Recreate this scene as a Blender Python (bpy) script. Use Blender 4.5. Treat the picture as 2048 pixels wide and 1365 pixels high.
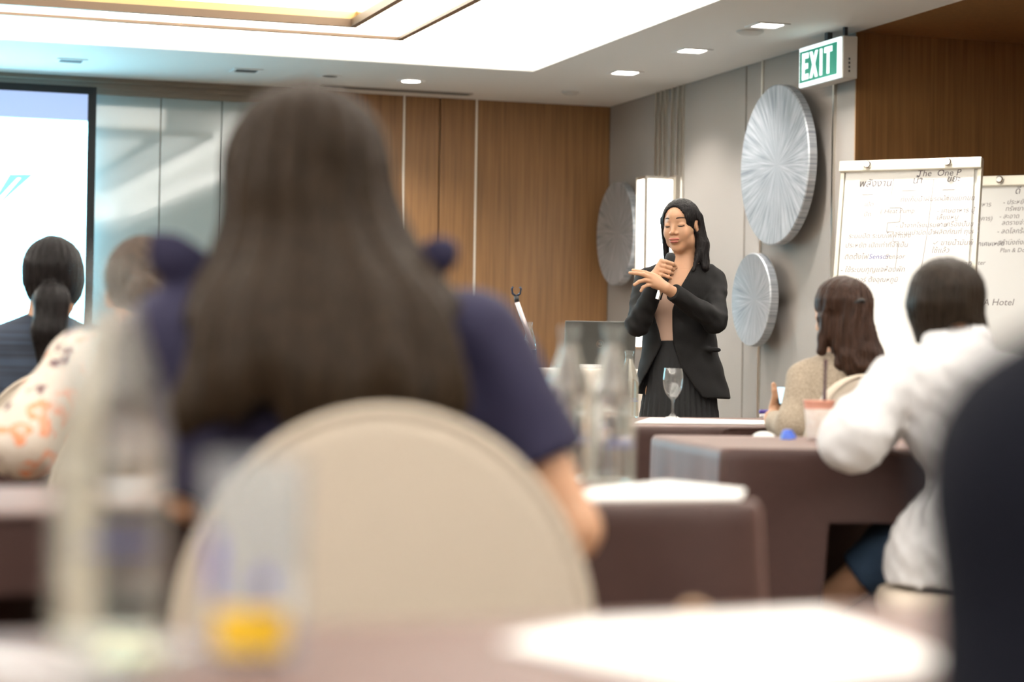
import bpy, bmesh, math, random
import numpy as np
from mathutils import Vector, Matrix

random.seed(7)
rng = np.random.default_rng(7)
SC = bpy.context.scene
COL = SC.collection
for _o in list(bpy.data.objects):
    bpy.data.objects.remove(_o)

# ------------------------------------------------------------------ camera
F = 4400.0                      # focal length in pixels of a 2048 x 1365 frame
CAMZ = 0.92
PITCH, ROLL = math.radians(0.677), 0.0155
camR = Matrix.Rotation(math.pi / 2 + PITCH, 3, 'X') @ Matrix.Rotation(ROLL, 3, 'Z')
cd = bpy.data.cameras.new('camera')
cd.sensor_width = 36.0
cd.lens = 36.0 * F / 2048.0
cd.clip_start, cd.clip_end = 0.05, 100
cd.dof.use_dof = True
cd.dof.focus_distance = 9.1
cd.dof.aperture_fstop = 2.75
cam = bpy.data.objects.new('camera', cd)
COL.objects.link(cam)
M4 = camR.to_4x4(); M4.translation = (0, 0, CAMZ)
cam.matrix_world = M4
SC.camera = cam

# ------------------------------------------------------------------ exposure / world
SC.view_settings.view_transform = 'Standard'
SC.view_settings.look = 'None'
SC.view_settings.gamma = 1.0
SC.view_settings.use_curve_mapping = False
SC.view_settings.exposure = 0.15
w = bpy.data.worlds.new('room_ambience'); SC.world = w
w.use_nodes = True
w.node_tree.nodes['Background'].inputs[0].default_value = (0.8, 0.82, 0.85, 1)
w.node_tree.nodes['Background'].inputs[1].default_value = 0.0

LIGHT_COVE = 26.0
LIGHT_DOWN = 30.0
LIGHT_LANTERN = 3.6
LIGHT_REAR, LIGHT_FRONT = 190.0, 110.0

# ------------------------------------------------------------------ pixel -> place
def ray(px, py):
    d = camR @ Vector(((px - 1024) / F, -(py - 682.5) / F, -1))
    return d / d.y
def P(px, py, Y):
    d = ray(px, py)
    return Vector((d.x * Y, Y, CAMZ + d.z * Y))
def onz(px, py, z):
    d = ray(px, py); t = (z - CAMZ) / d.z
    return Vector((d.x * t, d.y * t, z))

# room frame: origin = far right corner on the floor, x' along the far wall, y' into depth
TH = math.radians(18.2)
CORNER = Vector((0.678, 15.79, 0))
MR = Matrix.Translation(CORNER) @ Matrix.Rotation(TH, 4, 'Z')
MRI = MR.inverted()
CEIL = 2.80
def room(px, py, axis, val):
    """pixel ray met with plane x'=val (axis 0), y'=val (1) or z=val (2), in room coordinates"""
    o = MRI @ Vector((0, 0, CAMZ)); d = MRI.to_3x3() @ ray(px, py)
    t = (val - o[axis]) / d[axis]
    return o + d * t

# ------------------------------------------------------------------ materials
MATS = {}
def mat(name, col, rough=0.6, metal=0.0, var=0.0, vscale=(20, 20, 20), bump=0.0, bscale=(80, 80, 80), emit=None, estr=0.0,
        spec=0.5, sheen=0.0, ramp=None, coat=0.0, alpha=None):
    if name in MATS: return MATS[name]
    m = bpy.data.materials.new(name); m.use_nodes = True
    nt = m.node_tree; N = nt.nodes; L = nt.links
    b = N['Principled BSDF']
    b.inputs['Base Color'].default_value = (*col, 1)
    b.inputs['Roughness'].default_value = rough
    b.inputs['Metallic'].default_value = metal
    b.inputs['Specular IOR Level'].default_value = spec
    b.inputs['Sheen Weight'].default_value = sheen
    b.inputs['Coat Weight'].default_value = coat
    tc = N.new('ShaderNodeTexCoord')
    def noise(scale, detail=4):
        mp = N.new('ShaderNodeMapping'); mp.inputs['Scale'].default_value = scale
        L.new(tc.outputs['Object'], mp.inputs['Vector'])
        n = N.new('ShaderNodeTexNoise'); n.inputs['Scale'].default_value = 1.0; n.inputs['Detail'].default_value = detail
        L.new(mp.outputs['Vector'], n.inputs['Vector'])
        return n
    if var > 0 or ramp:
        n = noise(vscale)
        r = N.new('ShaderNodeValToRGB')
        L.new(n.outputs['Fac'], r.inputs['Fac'])
        if ramp:
            r.color_ramp.interpolation = 'LINEAR'
            while len(r.color_ramp.elements) > 1: r.color_ramp.elements.remove(r.color_ramp.elements[-1])
            r.color_ramp.elements[0].position = ramp[0][0]; r.color_ramp.elements[0].color = (*ramp[0][1], 1)
            for p_, c_ in ramp[1:]:
                e = r.color_ramp.elements.new(p_); e.color = (*c_, 1)
        else:
            r.color_ramp.elements[0].position = 0.3; r.color_ramp.elements[1].position = 0.7
            r.color_ramp.elements[0].color = (*[c * (1 - var) for c in col], 1)
            r.color_ramp.elements[1].color = (*[min(1, c * (1 + var)) for c in col], 1)
        L.new(r.outputs['Color'], b.inputs['Base Color'])
    if bump > 0:
        n2 = noise(bscale, 3)
        bp = N.new('ShaderNodeBump'); bp.inputs['Strength'].default_value = bump; bp.inputs['Distance'].default_value = 0.01
        L.new(n2.outputs['Fac'], bp.inputs['Height']); L.new(bp.outputs['Normal'], b.inputs['Normal'])
    if emit:
        b.inputs['Emission Color'].default_value = (*emit, 1)
        b.inputs['Emission Strength'].default_value = estr
    MATS[name] = m
    return m

def glassmat(name, tint=(0.96, 0.98, 0.97), refl=0.2, haze=0.06):
    """thin clear glass: see-through, a fresnel reflection, a little haze"""
    if name in MATS: return MATS[name]
    m = bpy.data.materials.new(name); m.use_nodes = True
    nt = m.node_tree; N = nt.nodes; L = nt.links
    N.remove(N['Principled BSDF'])
    t = N.new('ShaderNodeBsdfTransparent'); t.inputs['Color'].default_value = (*tint, 1)
    g = N.new('ShaderNodeBsdfGlossy'); g.inputs['Roughness'].default_value = 0.04
    tr = N.new('ShaderNodeBsdfTranslucent'); tr.inputs['Color'].default_value = (0.95, 0.95, 0.92, 1)
    df = N.new('ShaderNodeBsdfDiffuse'); df.inputs['Color'].default_value = (0.9, 0.9, 0.87, 1)
    hz = N.new('ShaderNodeMixShader'); hz.inputs['Fac'].default_value = 0.5
    L.new(tr.outputs[0], hz.inputs[1]); L.new(df.outputs[0], hz.inputs[2])
    m1 = N.new('ShaderNodeMixShader'); m1.inputs['Fac'].default_value = haze
    L.new(t.outputs[0], m1.inputs[1]); L.new(hz.outputs[0], m1.inputs[2])
    lw = N.new('ShaderNodeLayerWeight'); lw.inputs['Blend'].default_value = refl
    mx = N.new('ShaderNodeMixShader')
    pw = N.new('ShaderNodeMath'); pw.operation = 'POWER'; pw.inputs[1].default_value = 4.0; L.new(lw.outputs['Facing'], pw.inputs[0])
    sc = N.new('ShaderNodeMath'); sc.operation = 'MULTIPLY_ADD'; sc.inputs[1].default_value = 0.85; sc.inputs[2].default_value = refl * 0.25
    L.new(pw.outputs[0], sc.inputs[0])
    lw.inputs['Blend'].default_value = 0.5
    L.new(sc.outputs[0], mx.inputs['Fac']); L.new(m1.outputs[0], mx.inputs[1]); L.new(g.outputs[0], mx.inputs[2])
    L.new(mx.outputs[0], N['Material Output'].inputs['Surface'])
    MATS[name] = m
    return m

# ------------------------------------------------------------------ mesh helpers
def mk(name, verts, faces, m=None, parent=None, frame=None, smooth=False):
    me = bpy.data.meshes.new(name)
    me.from_pydata([tuple(v) for v in verts], [], faces)
    return mko(name, me, m, parent, frame, smooth)
def mko(name, me, m=None, parent=None, frame=None, smooth=False):
    if m: me.materials.append(m)
    if smooth and len(me.polygons): me.polygons.foreach_set('use_smooth', [True] * len(me.polygons))
    me.update()
    o = bpy.data.objects.new(name, me); COL.objects.link(o)
    if parent is not None:
        o.parent = parent
        if frame is not None: o.matrix_parent_inverse = parent.matrix_world.inverted()
    if frame is not None: o.matrix_world = frame
    return o
def fbm(bm, name, m=None, parent=None, frame=None, smooth=False):
    me = bpy.data.meshes.new(name)
    bmesh.ops.recalc_face_normals(bm, faces=bm.faces)
    bm.to_mesh(me); bm.free()
    return mko(name, me, m, parent, frame, smooth)
def bbox(bm, lo, hi, bevel=0.0):
    vs = [bm.verts.new((x, y, z)) for x in (lo[0], hi[0]) for y in (lo[1], hi[1]) for z in (lo[2], hi[2])]
    fs = [(0, 1, 3, 2), (4, 6, 7, 5), (0, 4, 5, 1), (2, 3, 7, 6), (0, 2, 6, 4), (1, 5, 7, 3)]
    ff = [bm.faces.new([vs[i] for i in f]) for f in fs]
    if bevel > 0:
        es = list({e for f in ff for e in f.edges})
        bmesh.ops.bevel(bm, geom=es, offset=bevel, segments=2, affect='EDGES', profile=0.5)
    return ff
def box(name, lo, hi, m, parent=None, frame=None, bevel=0.0, smooth=False):
    bm = bmesh.new(); bbox(bm, lo, hi, bevel)
    return fbm(bm, name, m, parent, frame, smooth)
def lathe_bm(bm, prof, n=32, origin=(0, 0, 0), axis=None, cap=True):
    """prof: list of (r, z)"""
    R = Matrix.Identity(3)
    if axis is not None:
        R = Vector((0, 0, 1)).rotation_difference(Vector(axis).normalized()).to_matrix()
    o = Vector(origin); rings = []
    for r, z in prof:
        rings.append([bm.verts.new(o + R @ Vector((max(r, 1e-5) * math.cos(2 * math.pi * i / n), max(r, 1e-5) * math.sin(2 * math.pi * i / n), z))) for i in range(n)])
    for a, b_ in zip(rings[:-1], rings[1:]):
        for i in range(n):
            j = (i + 1) % n
            bm.faces.new((a[i], a[j], b_[j], b_[i]))
    if cap:
        if prof[0][0] > 1e-4: bm.faces.new(list(reversed(rings[0])))
        if prof[-1][0] > 1e-4: bm.faces.new(rings[-1])
    tips = [v for ring, pr in zip(rings, prof) if pr[0] <= 1e-4 for v in ring]
    if tips: bmesh.ops.remove_doubles(bm, verts=tips, dist=3e-4)
def lathe(name, prof, m, parent=None, frame=None, n=32, origin=(0, 0, 0), axis=None, cap=True, smooth=True):
    bm = bmesh.new(); lathe_bm(bm, prof, n, origin, axis, cap)
    o = fbm(bm, name, m, parent, frame, smooth)
    if smooth: o.data.set_sharp_from_angle(angle=math.radians(32))
    return o
def tube(name, pts, rad, m, parent=None, frame=None, n=10):
    bm = bmesh.new()
    pts = [Vector(p) for p in pts]
    if not isinstance(rad, (list, tuple)): rad = [rad] * len(pts)
    rings = []; up = Vector((0.03, 0.1, 1)).normalized()
    for i, p in enumerate(pts):
        d = (pts[min(i + 1, len(pts) - 1)] - pts[max(i - 1, 0)]).normalized()
        a = d.cross(up)
        if a.length < 1e-3: a = d.cross(Vector((1, 0, 0)))
        a.normalize(); b_ = d.cross(a)
        rings.append([bm.verts.new(p + (a * math.cos(2 * math.pi * k / n) + b_ * math.sin(2 * math.pi * k / n)) * rad[i]) for k in range(n)])
    for a, b_ in zip(rings[:-1], rings[1:]):
        for k in range(n):
            bm.faces.new((a[k], a[(k + 1) % n], b_[(k + 1) % n], b_[k]))
    bm.faces.new(list(reversed(rings[0]))); bm.faces.new(rings[-1])
    return fbm(bm, name, m, parent, frame, True)
def empty(name, loc=(0, 0, 0), rz=0.0, frame=None):
    o = bpy.data.objects.new(name, None); COL.objects.link(o)
    o.empty_display_size = 0.1
    M = Matrix.Translation(loc) @ Matrix.Rotation(rz, 4, 'Z')
    if frame is not None: M = frame @ M
    o.matrix_world = M
    return o
def tag(o, label=None, cat=None, group=None, kind=None):
    if label: o['label'] = label
    if cat: o['category'] = cat
    if group: o['group'] = group
    if kind: o['kind'] = kind
    return o
def struct(o, label=None):
    o['kind'] = 'structure'
    if label: o['label'] = label
    return o
def text(name, body, size, m, frame, parent=None, shear=0.0, extrude=0.0, weight=0.0):
    cu = bpy.data.curves.new(name, 'FONT'); cu.body = body; cu.size = size
    cu.shear = shear; cu.extrude = extrude; cu.offset = weight
    cu.resolution_u = 2
    t = bpy.data.objects.new(name + '_tmp', cu); COL.objects.link(t)
    bpy.context.view_layer.update()
    me = bpy.data.meshes.new_from_object(t.evaluated_get(bpy.context.evaluated_depsgraph_get()))
    bpy.data.objects.remove(t)
    me.materials.clear()
    o = bpy.data.objects.new(name, me); COL.objects.link(o)
    me.materials.append(m)
    if parent is not None: o.parent = parent
    o.matrix_world = frame
    return o

# ------------------------------------------------------------------ implicit surfaces for bodies, clothes and hair
def V3(v): return np.array((v[0], v[1], v[2]), np.float32)
def cone(Q, a, b, ra, rb, squash=None):
    """tapered capsule; squash=(dir, ratio) flattens it along dir"""
    a, b = V3(a), V3(b); q = Q - a; ab = b - a
    if squash is not None:
        n = V3(squash[0]); n = n / np.linalg.norm(n); k = 1.0 / squash[1] - 1.0
        q = q + np.outer(q @ n, n) * k
        ab = ab + n * float(ab @ n) * k
    t = np.clip((q @ ab) / max(float(ab @ ab), 1e-9), 0, 1)
    return np.linalg.norm(q - t[:, None] * ab, axis=1) - (ra + t * (rb - ra))
def ell(Q, c, r, R=None):
    q = Q - V3(c)
    if R is not None: q = q @ np.array(R, np.float32)
    r = V3(r); k0 = np.linalg.norm(q / r, axis=1); k1 = np.linalg.norm(q / (r * r), axis=1)
    return k0 * (k0 - 1) / np.maximum(k1, 1e-6)
def smin(a, b, k):
    h = np.clip(0.5 + 0.5 * (b - a) / k, 0, 1)
    return b * (1 - h) + a * h - k * h * (1 - h)
def smax(a, b, k): return -smin(-a, -b, k)
def usmooth(ds, k):
    r = ds[0]
    for d in ds[1:]: r = smin(r, d, k)
    return r
def folds(Q, amp, s, seed=0):
    """cloth unevenness"""
    x, y, z = Q[:, 0] * s, Q[:, 1] * s, Q[:, 2] * s
    return amp * (np.sin(1.7 * x + 2.3 * z + seed) * np.sin(1.3 * y - 1.1 * z + 2 * seed) + 0.6 * np.sin(3.1 * z + 2.2 * x + 0.7 * y + seed * 3) * np.sin(2.7 * x - 1.9 * y))

def sdf_mesh(f, lo, hi, h, B=8):
    lo = np.array(lo, np.float32) - 2 * h; hi = np.array(hi, np.float32) + 2 * h
    nb = np.maximum(1, np.ceil((hi - lo) / (h * B)).astype(int)); n = nb * B
    bc = np.stack(np.meshgrid(*[np.arange(k) for k in nb], indexing='ij'), -1).reshape(-1, 3)
    ctr = lo + (bc * B + (B - 1) / 2.0).astype(np.float32) * h
    d = f(ctr.astype(np.float32))
    act = np.abs(d) < h * B * 1.9
    Vv = np.repeat(np.repeat(np.repeat(d.reshape(nb), B, 0), B, 1), B, 2).astype(np.float32)
    offs = np.stack(np.meshgrid(*[np.arange(B)] * 3, indexing='ij'), -1).reshape(-1, 3)
    ab = bc[act]
    for i in range(0, len(ab), 400):
        idx = (ab[i:i + 400, None, :] * B + offs[None]).reshape(-1, 3)
        Vv[idx[:, 0], idx[:, 1], idx[:, 2]] = f((lo + idx * h).astype(np.float32))
    ins = Vv < 0
    cnt = np.zeros(n - 1, np.int8)
    for dx in (0, 1):
        for dy in (0, 1):
            for dz in (0, 1):
                cnt += ins[dx:n[0] - 1 + dx, dy:n[1] - 1 + dy, dz:n[2] - 1 + dz]
    cells = np.argwhere((cnt > 0) & (cnt < 8))
    vid = np.full(n - 1, -1, np.int32); vid[cells[:, 0], cells[:, 1], cells[:, 2]] = np.arange(len(cells))
    corner = np.array([(a, b, c) for a in (0, 1) for b in (0, 1) for c in (0, 1)])
    cv = np.stack([Vv[cells[:, 0] + c[0], cells[:, 1] + c[1], cells[:, 2] + c[2]] for c in corner], 1)
    acc = np.zeros((len(cells), 3)); num = np.zeros(len(cells))
    for i in range(8):
        for j in range(i + 1, 8):
            if np.abs(corner[i] - corner[j]).sum() != 1: continue
            a, b = cv[:, i], cv[:, j]
            mx = (a < 0) != (b < 0)
            t = np.where(mx, a / np.where(a == b, 1, a - b), 0)
            p = corner[i] + t[:, None] * (corner[j] - corner[i])
            acc += np.where(mx[:, None], p, 0); num += mx
    verts = lo + (cells + acc / np.maximum(num, 1)[:, None]) * h
    faces = []
    for ax in range(3):
        s0 = [slice(0, k) for k in n]; s1 = [slice(0, k) for k in n]
        s0[ax] = slice(0, n[ax] - 1); s1[ax] = slice(1, n[ax])
        A, Bq = ins[tuple(s0)], ins[tuple(s1)]
        e = np.argwhere(A != Bq)
        o1, o2 = [(1, 2), (2, 0), (0, 1)][ax]
        ok = (e[:, o1] > 0) & (e[:, o2] > 0) & (e[:, o1] < n[o1] - 1) & (e[:, o2] < n[o2] - 1)
        e = e[ok]
        def cid(d1, d2):
            q = e.copy(); q[:, o1] -= d1; q[:, o2] -= d2
            return vid[q[:, 0], q[:, 1], q[:, 2]]
        quad = np.stack([cid(1, 1), cid(0, 1), cid(0, 0), cid(1, 0)], 1)
        fl = ~A[e[:, 0], e[:, 1], e[:, 2]]
        quad[fl] = quad[fl][:, ::-1]
        faces.append(quad)
    fc = np.concatenate(faces)
    fc = fc[(fc >= 0).all(1)]
    return verts, fc
def np_mesh(name, parts):
    vs, fs, off = [], [], 0
    for v, f in parts:
        vs.append(v); fs.append(f + off); off += len(v)
    v = np.concatenate(vs).astype(np.float32); f = np.concatenate(fs).astype(np.int32)
    me = bpy.data.meshes.new(name)
    me.vertices.add(len(v)); me.vertices.foreach_set('co', v.ravel())
    me.loops.add(f.size); me.loops.foreach_set('vertex_index', f.ravel())
    me.polygons.add(len(f)); me.polygons.foreach_set('loop_start', np.arange(0, f.size, 4, dtype=np.int32))
    me.update(calc_edges=True); me.validate()
    return me
def blob(name, f, lo, hi, h, m, parent=None, extra=()):
    """meshes f over the box lo..hi (world coordinates); origin goes to the parent's or to the base"""
    parts = [sdf_mesh(f, lo, hi, h)] + [sdf_mesh(g, l2, h2, s2) for g, l2, h2, s2 in extra]
    if parent is not None:
        org = np.array(parent.matrix_world.translation)
    else:
        org = np.array([(lo[0] + hi[0]) / 2, (lo[1] + hi[1]) / 2, 0.0])
    parts = [(v - org, q) for v, q in parts]
    me = np_mesh(name, parts)
    o = mko(name, me, m, None, None, True)
    if parent is not None: o.parent = parent
    else: o.matrix_world = Matrix.Translation(org)
    return o
def loft(Q, rows, Y0, cap=0.01):
    """rows: (py, xl, xr, dy, half_depth) read off the photograph at distance Y0; elliptical sections stacked in height"""
    z, cx, hw, cy, hd = [], [], [], [], []
    for py, xl, xr, dy, h_ in rows:
        a, b = P(xl, py, Y0), P(xr, py, Y0)
        z.append((a.z + b.z) / 2); cx.append((a.x + b.x) / 2); hw.append((b.x - a.x) / 2); cy.append(Y0 + dy); hd.append(h_)
    z = np.array(z); o = np.argsort(z); zs = z[o]
    zd = np.linspace(zs[0], zs[-1], 241); ker = np.exp(-0.5 * (np.arange(-24, 25) / 8.0) ** 2); ker /= ker.sum()
    def I(v):
        t = np.interp(zd, zs, np.array(v)[o])
        pad = np.concatenate([2 * t[0] - t[24:0:-1], t, 2 * t[-1] - t[-2:-26:-1]])
        return np.interp(Q[:, 2], zd, np.maximum(np.convolve(pad, ker, 'valid'), 1e-3) if min(v) > 0 else np.convolve(pad, ker, 'valid'))
    X, Wd, Yc, D = I(cx), I(hw), I(cy), I(hd)
    k = np.sqrt(((Q[:, 0] - X) / Wd) ** 2 + ((Q[:, 1] - Yc) / D) ** 2)
    d = (k - 1) * np.minimum(Wd, D)
    d = smax(d, Q[:, 2] - zs[-1], cap)
    return smax(d, zs[0] - Q[:, 2], cap)
# ------------------------------------------------------------------ palette
M_ceil = mat('ceiling_paint', (0.78, 0.77, 0.75), 0.7)
M_recess = M_ceil
M_wood = mat('oak_veneer', (0.245, 0.123, 0.046), 0.42, var=0.22, vscale=(60, 60, 1.6), bump=0.05, bscale=(220, 220, 6))
M_wood_dark = M_wood
M_grey = mat('grey_fabric_panel', (0.272, 0.240, 0.216), 0.85, var=0.07, vscale=(160, 160, 160), bump=0.12, bscale=(500, 500, 500), sheen=0.2)
M_greyd = M_grey
M_strip = mat('brushed_nickel_strip', (0.75, 0.72, 0.66), 0.28, 1.0)
M_lstrip = mat('pale_joint_strip', (0.82, 0.78, 0.70), 0.35, 0.3)
M_carpet = mat('patterned_carpet', (0.13, 0.085, 0.06), 0.95, ramp=[(0.35, (0.07, 0.045, 0.035)), (0.5, (0.16, 0.11, 0.075)), (0.65, (0.24, 0.18, 0.12))], vscale=(5, 5, 5), bump=0.4, bscale=(300, 300, 300))
M_plaster = mat('side_wall_paint', (0.55, 0.51, 0.46), 0.8)
M_brass = mat('antique_brass', (0.62, 0.45, 0.22), 0.3, 1.0)
M_bronze = mat('bronze_rail', (0.27, 0.19, 0.13), 0.45, 0.6)
M_diff = mat('lit_diffuser', (0.95, 0.93, 0.88), 0.5, emit=(1.0, 0.95, 0.86), estr=LIGHT_LANTERN)
M_sconce = mat('lit_opal_panel', (0.95, 0.95, 0.93), 0.5, emit=(1.0, 0.96, 0.88), estr=2.6)
M_lamp = mat('lit_downlight', (1, 1, 1), 0.5, emit=(1.0, 0.95, 0.86), estr=22.0)
M_trim = mat('white_trim_ring', (0.8, 0.8, 0.8), 0.4)
M_dark = mat('dark_grille', (0.04, 0.04, 0.045), 0.6)
M_silver = mat('silver_leaf', (0.62, 0.63, 0.65), 0.38, 0.55)
M_chrome = mat('polished_chrome', (0.8, 0.8, 0.8), 0.12, 1.0)
M_white = mat('white_plastic', (0.82, 0.82, 0.82), 0.4)
M_black = mat('black_plastic', (0.015, 0.015, 0.016), 0.4)

# silver discs: radial brushing
nt = M_silver.node_tree; N = nt.nodes; L = nt.links
tc = [n for n in N if n.type == 'TEX_COORD'][0]
gr = N.new('ShaderNodeTexGradient'); gr.gradient_type = 'RADIAL'
cmb = N.new('ShaderNodeCombineXYZ'); L.new(tc.outputs['Object'], gr.inputs['Vector'])
ml = N.new('ShaderNodeMath'); ml.operation = 'MULTIPLY'; ml.inputs[1].default_value = 170.0
L.new(gr.outputs['Fac'], ml.inputs[0]); L.new(ml.outputs[0], cmb.inputs['X'])
ln = N.new('ShaderNodeVectorMath'); ln.operation = 'LENGTH'; L.new(tc.outputs['Object'], ln.inputs[0])
m2 = N.new('ShaderNodeMath'); m2.operation = 'MULTIPLY'; m2.inputs[1].default_value = 4.0
L.new(ln.outputs['Value'], m2.inputs[0]); L.new(m2.outputs[0], cmb.inputs['Y'])
nz = N.new('ShaderNodeTexNoise'); nz.inputs['Scale'].default_value = 1.0; nz.inputs['Detail'].default_value = 5
L.new(cmb.outputs[0], nz.inputs['Vector'])
rp = N.new('ShaderNodeValToRGB'); L.new(nz.outputs['Fac'], rp.inputs['Fac'])
rp.color_ramp.elements[0].position = 0.32; rp.color_ramp.elements[0].color = (0.22, 0.24, 0.27, 1)
rp.color_ramp.elements[1].position = 0.68; rp.color_ramp.elements[1].color = (0.56, 0.575, 0.60, 1)
L.new(rp.outputs['Color'], N['Principled BSDF'].inputs['Base Color'])
bp = N.new('ShaderNodeBump'); bp.inputs['Strength'].default_value = 0.12; bp.inputs['Distance'].default_value = 0.005
L.new(nz.outputs['Fac'], bp.inputs['Height']); L.new(bp.outputs['Normal'], N['Principled BSDF'].inputs['Normal'])

# ------------------------------------------------------------------ room shell (room coordinates)
XL, YN = -12.0, -21.0
REC = (-10.6, -1.116, -17.0, -1.57)           # recess x0 x1 y0 y1
RH = 3.35
struct(box('floor', (XL, YN, -0.1), (1.9, 0.2, 0.0), M_carpet, frame=MR), 'brown patterned carpet floor')
bm = bmesh.new()
x0, x1, y0, y1 = REC
for lo, hi in (((XL, y1, CEIL), (0.0, 0.2, CEIL + 0.12)), ((x1, YN, CEIL), (0.0, y1, CEIL + 0.12)),
               ((XL, y0, CEIL), (x0, y1, CEIL + 0.12)), ((XL, YN, CEIL), (x1, y0, CEIL + 0.12))):
    bbox(bm, lo, hi)
ceiling = struct(fbm(bm, 'ceiling', M_ceil, frame=MR), 'lowered white ceiling border around the lit recess')
bm = bmesh.new()
g = 0.12
bbox(bm, (x0 - 0.3, y0 - 0.3, RH), (x1 + 0.3, y1 + 0.3, RH + 0.1))
bbox(bm, (x1 + 0.2, y0 - 0.3, CEIL + 0.12), (x1 + 0.3, y1 + 0.3, RH))
bbox(bm, (x0 - 0.3, y0 - 0.3, CEIL + 0.12), (x0 - 0.2, y1 + 0.3, RH))
bbox(bm, (x0 - 0.2, y1 + 0.2, CEIL + 0.12), (x1 + 0.2, y1 + 0.3, RH))
bbox(bm, (x0 - 0.2, y0 - 0.3, CEIL + 0.12), (x1 + 0.2, y0 - 0.2, RH))
rec = fbm(bm, 'recess', M_recess, ceiling, MR)
struct(box('wall_back', (XL, 0.03, 0), (0.15, 0.2, CEIL), M_wood_dark, frame=MR), 'far wall behind wood and glass panels')
wall_right = struct(box('wall_right', (0.03, YN, 0), (0.2, 0.2, CEIL + 0.0), M_greyd, frame=MR), 'right wall clad in grey panels')
struct(box('wall_left', (XL - 0.15, YN, 0), (XL, 0.2, CEIL), M_plaster, frame=MR))
struct(box('wall_near', (XL, YN - 0.15, 0), (1.9, YN, CEIL), M_plaster, frame=MR))

# cove lamps lying on the ceiling border, washing the recess
def area(name, loc, rot, sx, sy, power, col, frame=MR):
    l = bpy.data.lights.new(name, 'AREA'); l.shape = 'RECTANGLE'; l.size = sx; l.size_y = sy
    l.energy = power; l.color = col
    o = bpy.data.objects.new(name, l); COL.objects.link(o)
    o.matrix_world = frame @ Matrix.Translation(loc) @ Matrix.Rotation(rot[0], 4, 'X') @ Matrix.Rotation(rot[1], 4, 'Y')
    return o
cx, cy = (x0 + x1) / 2, (y0 + y1) / 2
WARM = (1.0, 0.96, 0.90)
area('cove_lamp', (cx, y1 + 0.1, CEIL + 0.16), (math.pi, 0), x1 - x0, 0.12, LIGHT_COVE * 9, WARM)
area('cove_lamp_near_offscreen', (cx, y0 - 0.1, CEIL + 0.16), (math.pi, 0), x1 - x0, 0.12, LIGHT_COVE * 9, WARM)
area('cove_lamp', (x1 + 0.1, cy, CEIL + 0.16), (math.pi, 0), 0.12, y1 - y0, LIGHT_COVE * 14, WARM)
area('cove_lamp_left_offscreen', (x0 - 0.1, cy, CEIL + 0.16), (math.pi, 0), 0.12, y1 - y0, LIGHT_COVE * 14, WARM)

# ------------------------------------------------------------------ far wall: wood panels, joint strips, glass board
def bx(px): return room(px, 420, 1, 0.0).x
seams = [620, 805, 877, 950, 1213]
edges = [bx(p) for p in seams]; edges[-1] = -0.002
wall_back = bpy.data.objects['wall_back']
for i in range(4):
    l, r = edges[i] + 0.006, edges[i + 1] - 0.006
    if i == 3: r = edges[4]
    box('wood_panel', (l, -0.004, 0.0), (r, 0.03, CEIL), M_wood, wall_back, MR, bevel=0.002)
for p, mm, wd in ((805, M_lstrip, 0.006), (950, M_lstrip, 0.006), (877, M_wood_dark, 0.003)):
    x = bx(p)
    box('joint_strip', (x - wd, 0.018 if p == 877 else -0.007, 0.0), (x + wd, 0.03, CEIL), mm, wall_back, MR)
# glossy glass marker panels
M_glassboard = mat('pale_back_painted_glass', (0.27, 0.32, 0.325), 0.06, 0.0, spec=0.6, coat=0.25)
gl, gm, gr_ = bx(190), bx(318), bx(440)
gx = [gl - 0.6, gm, gr_, bx(560)]
ztop = room(318, 196, 1, 0.0).z
for i in range(3):
    box('glass_panel', (gx[i] + 0.003, -0.012, 0.1), (gx[i + 1] - 0.003, 0.03, ztop), M_glassboard, wall_back, MR, bevel=0.002)
for i in range(6):
    xa = gx[0] - 0.003 - i * 1.1
    box('wood_panel', (xa - 1.09, -0.004, 0.0), (xa, 0.03, CEIL), M_wood, wall_back, MR, bevel=0.002)
box('glass_panel_frame', (gx[0], -0.008, 0.0), (gx[3], 0.03, 0.1), M_wood_dark, wall_back, MR)
box('wood_panel', (gx[3], -0.004, 0.0), (bx(620), 0.03, CEIL), M_wood, wall_back, MR, bevel=0.002)
# stepped curtain-box over the glass and screen
M_pelmet = mat('taupe_pelmet', (0.20, 0.165, 0.13), 0.6)
xe = bx(575)
struct(tag(box('trim_1', (XL, -0.10, ztop + 0.075), (xe, 0.028, CEIL - 0.001), M_pelmet, frame=MR, bevel=0.003), 'taupe stepped pelmet over the glass panels and screen'))
box('pelmet_step', (XL, -0.06, ztop + 0.035), (xe, 0.028, ztop + 0.075), M_pelmet, bpy.data.objects['trim_1'], MR)
box('pelmet_step', (XL, -0.035, ztop), (xe, 0.028, ztop + 0.035), M_pelmet, bpy.data.objects['trim_1'], MR)

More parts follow.
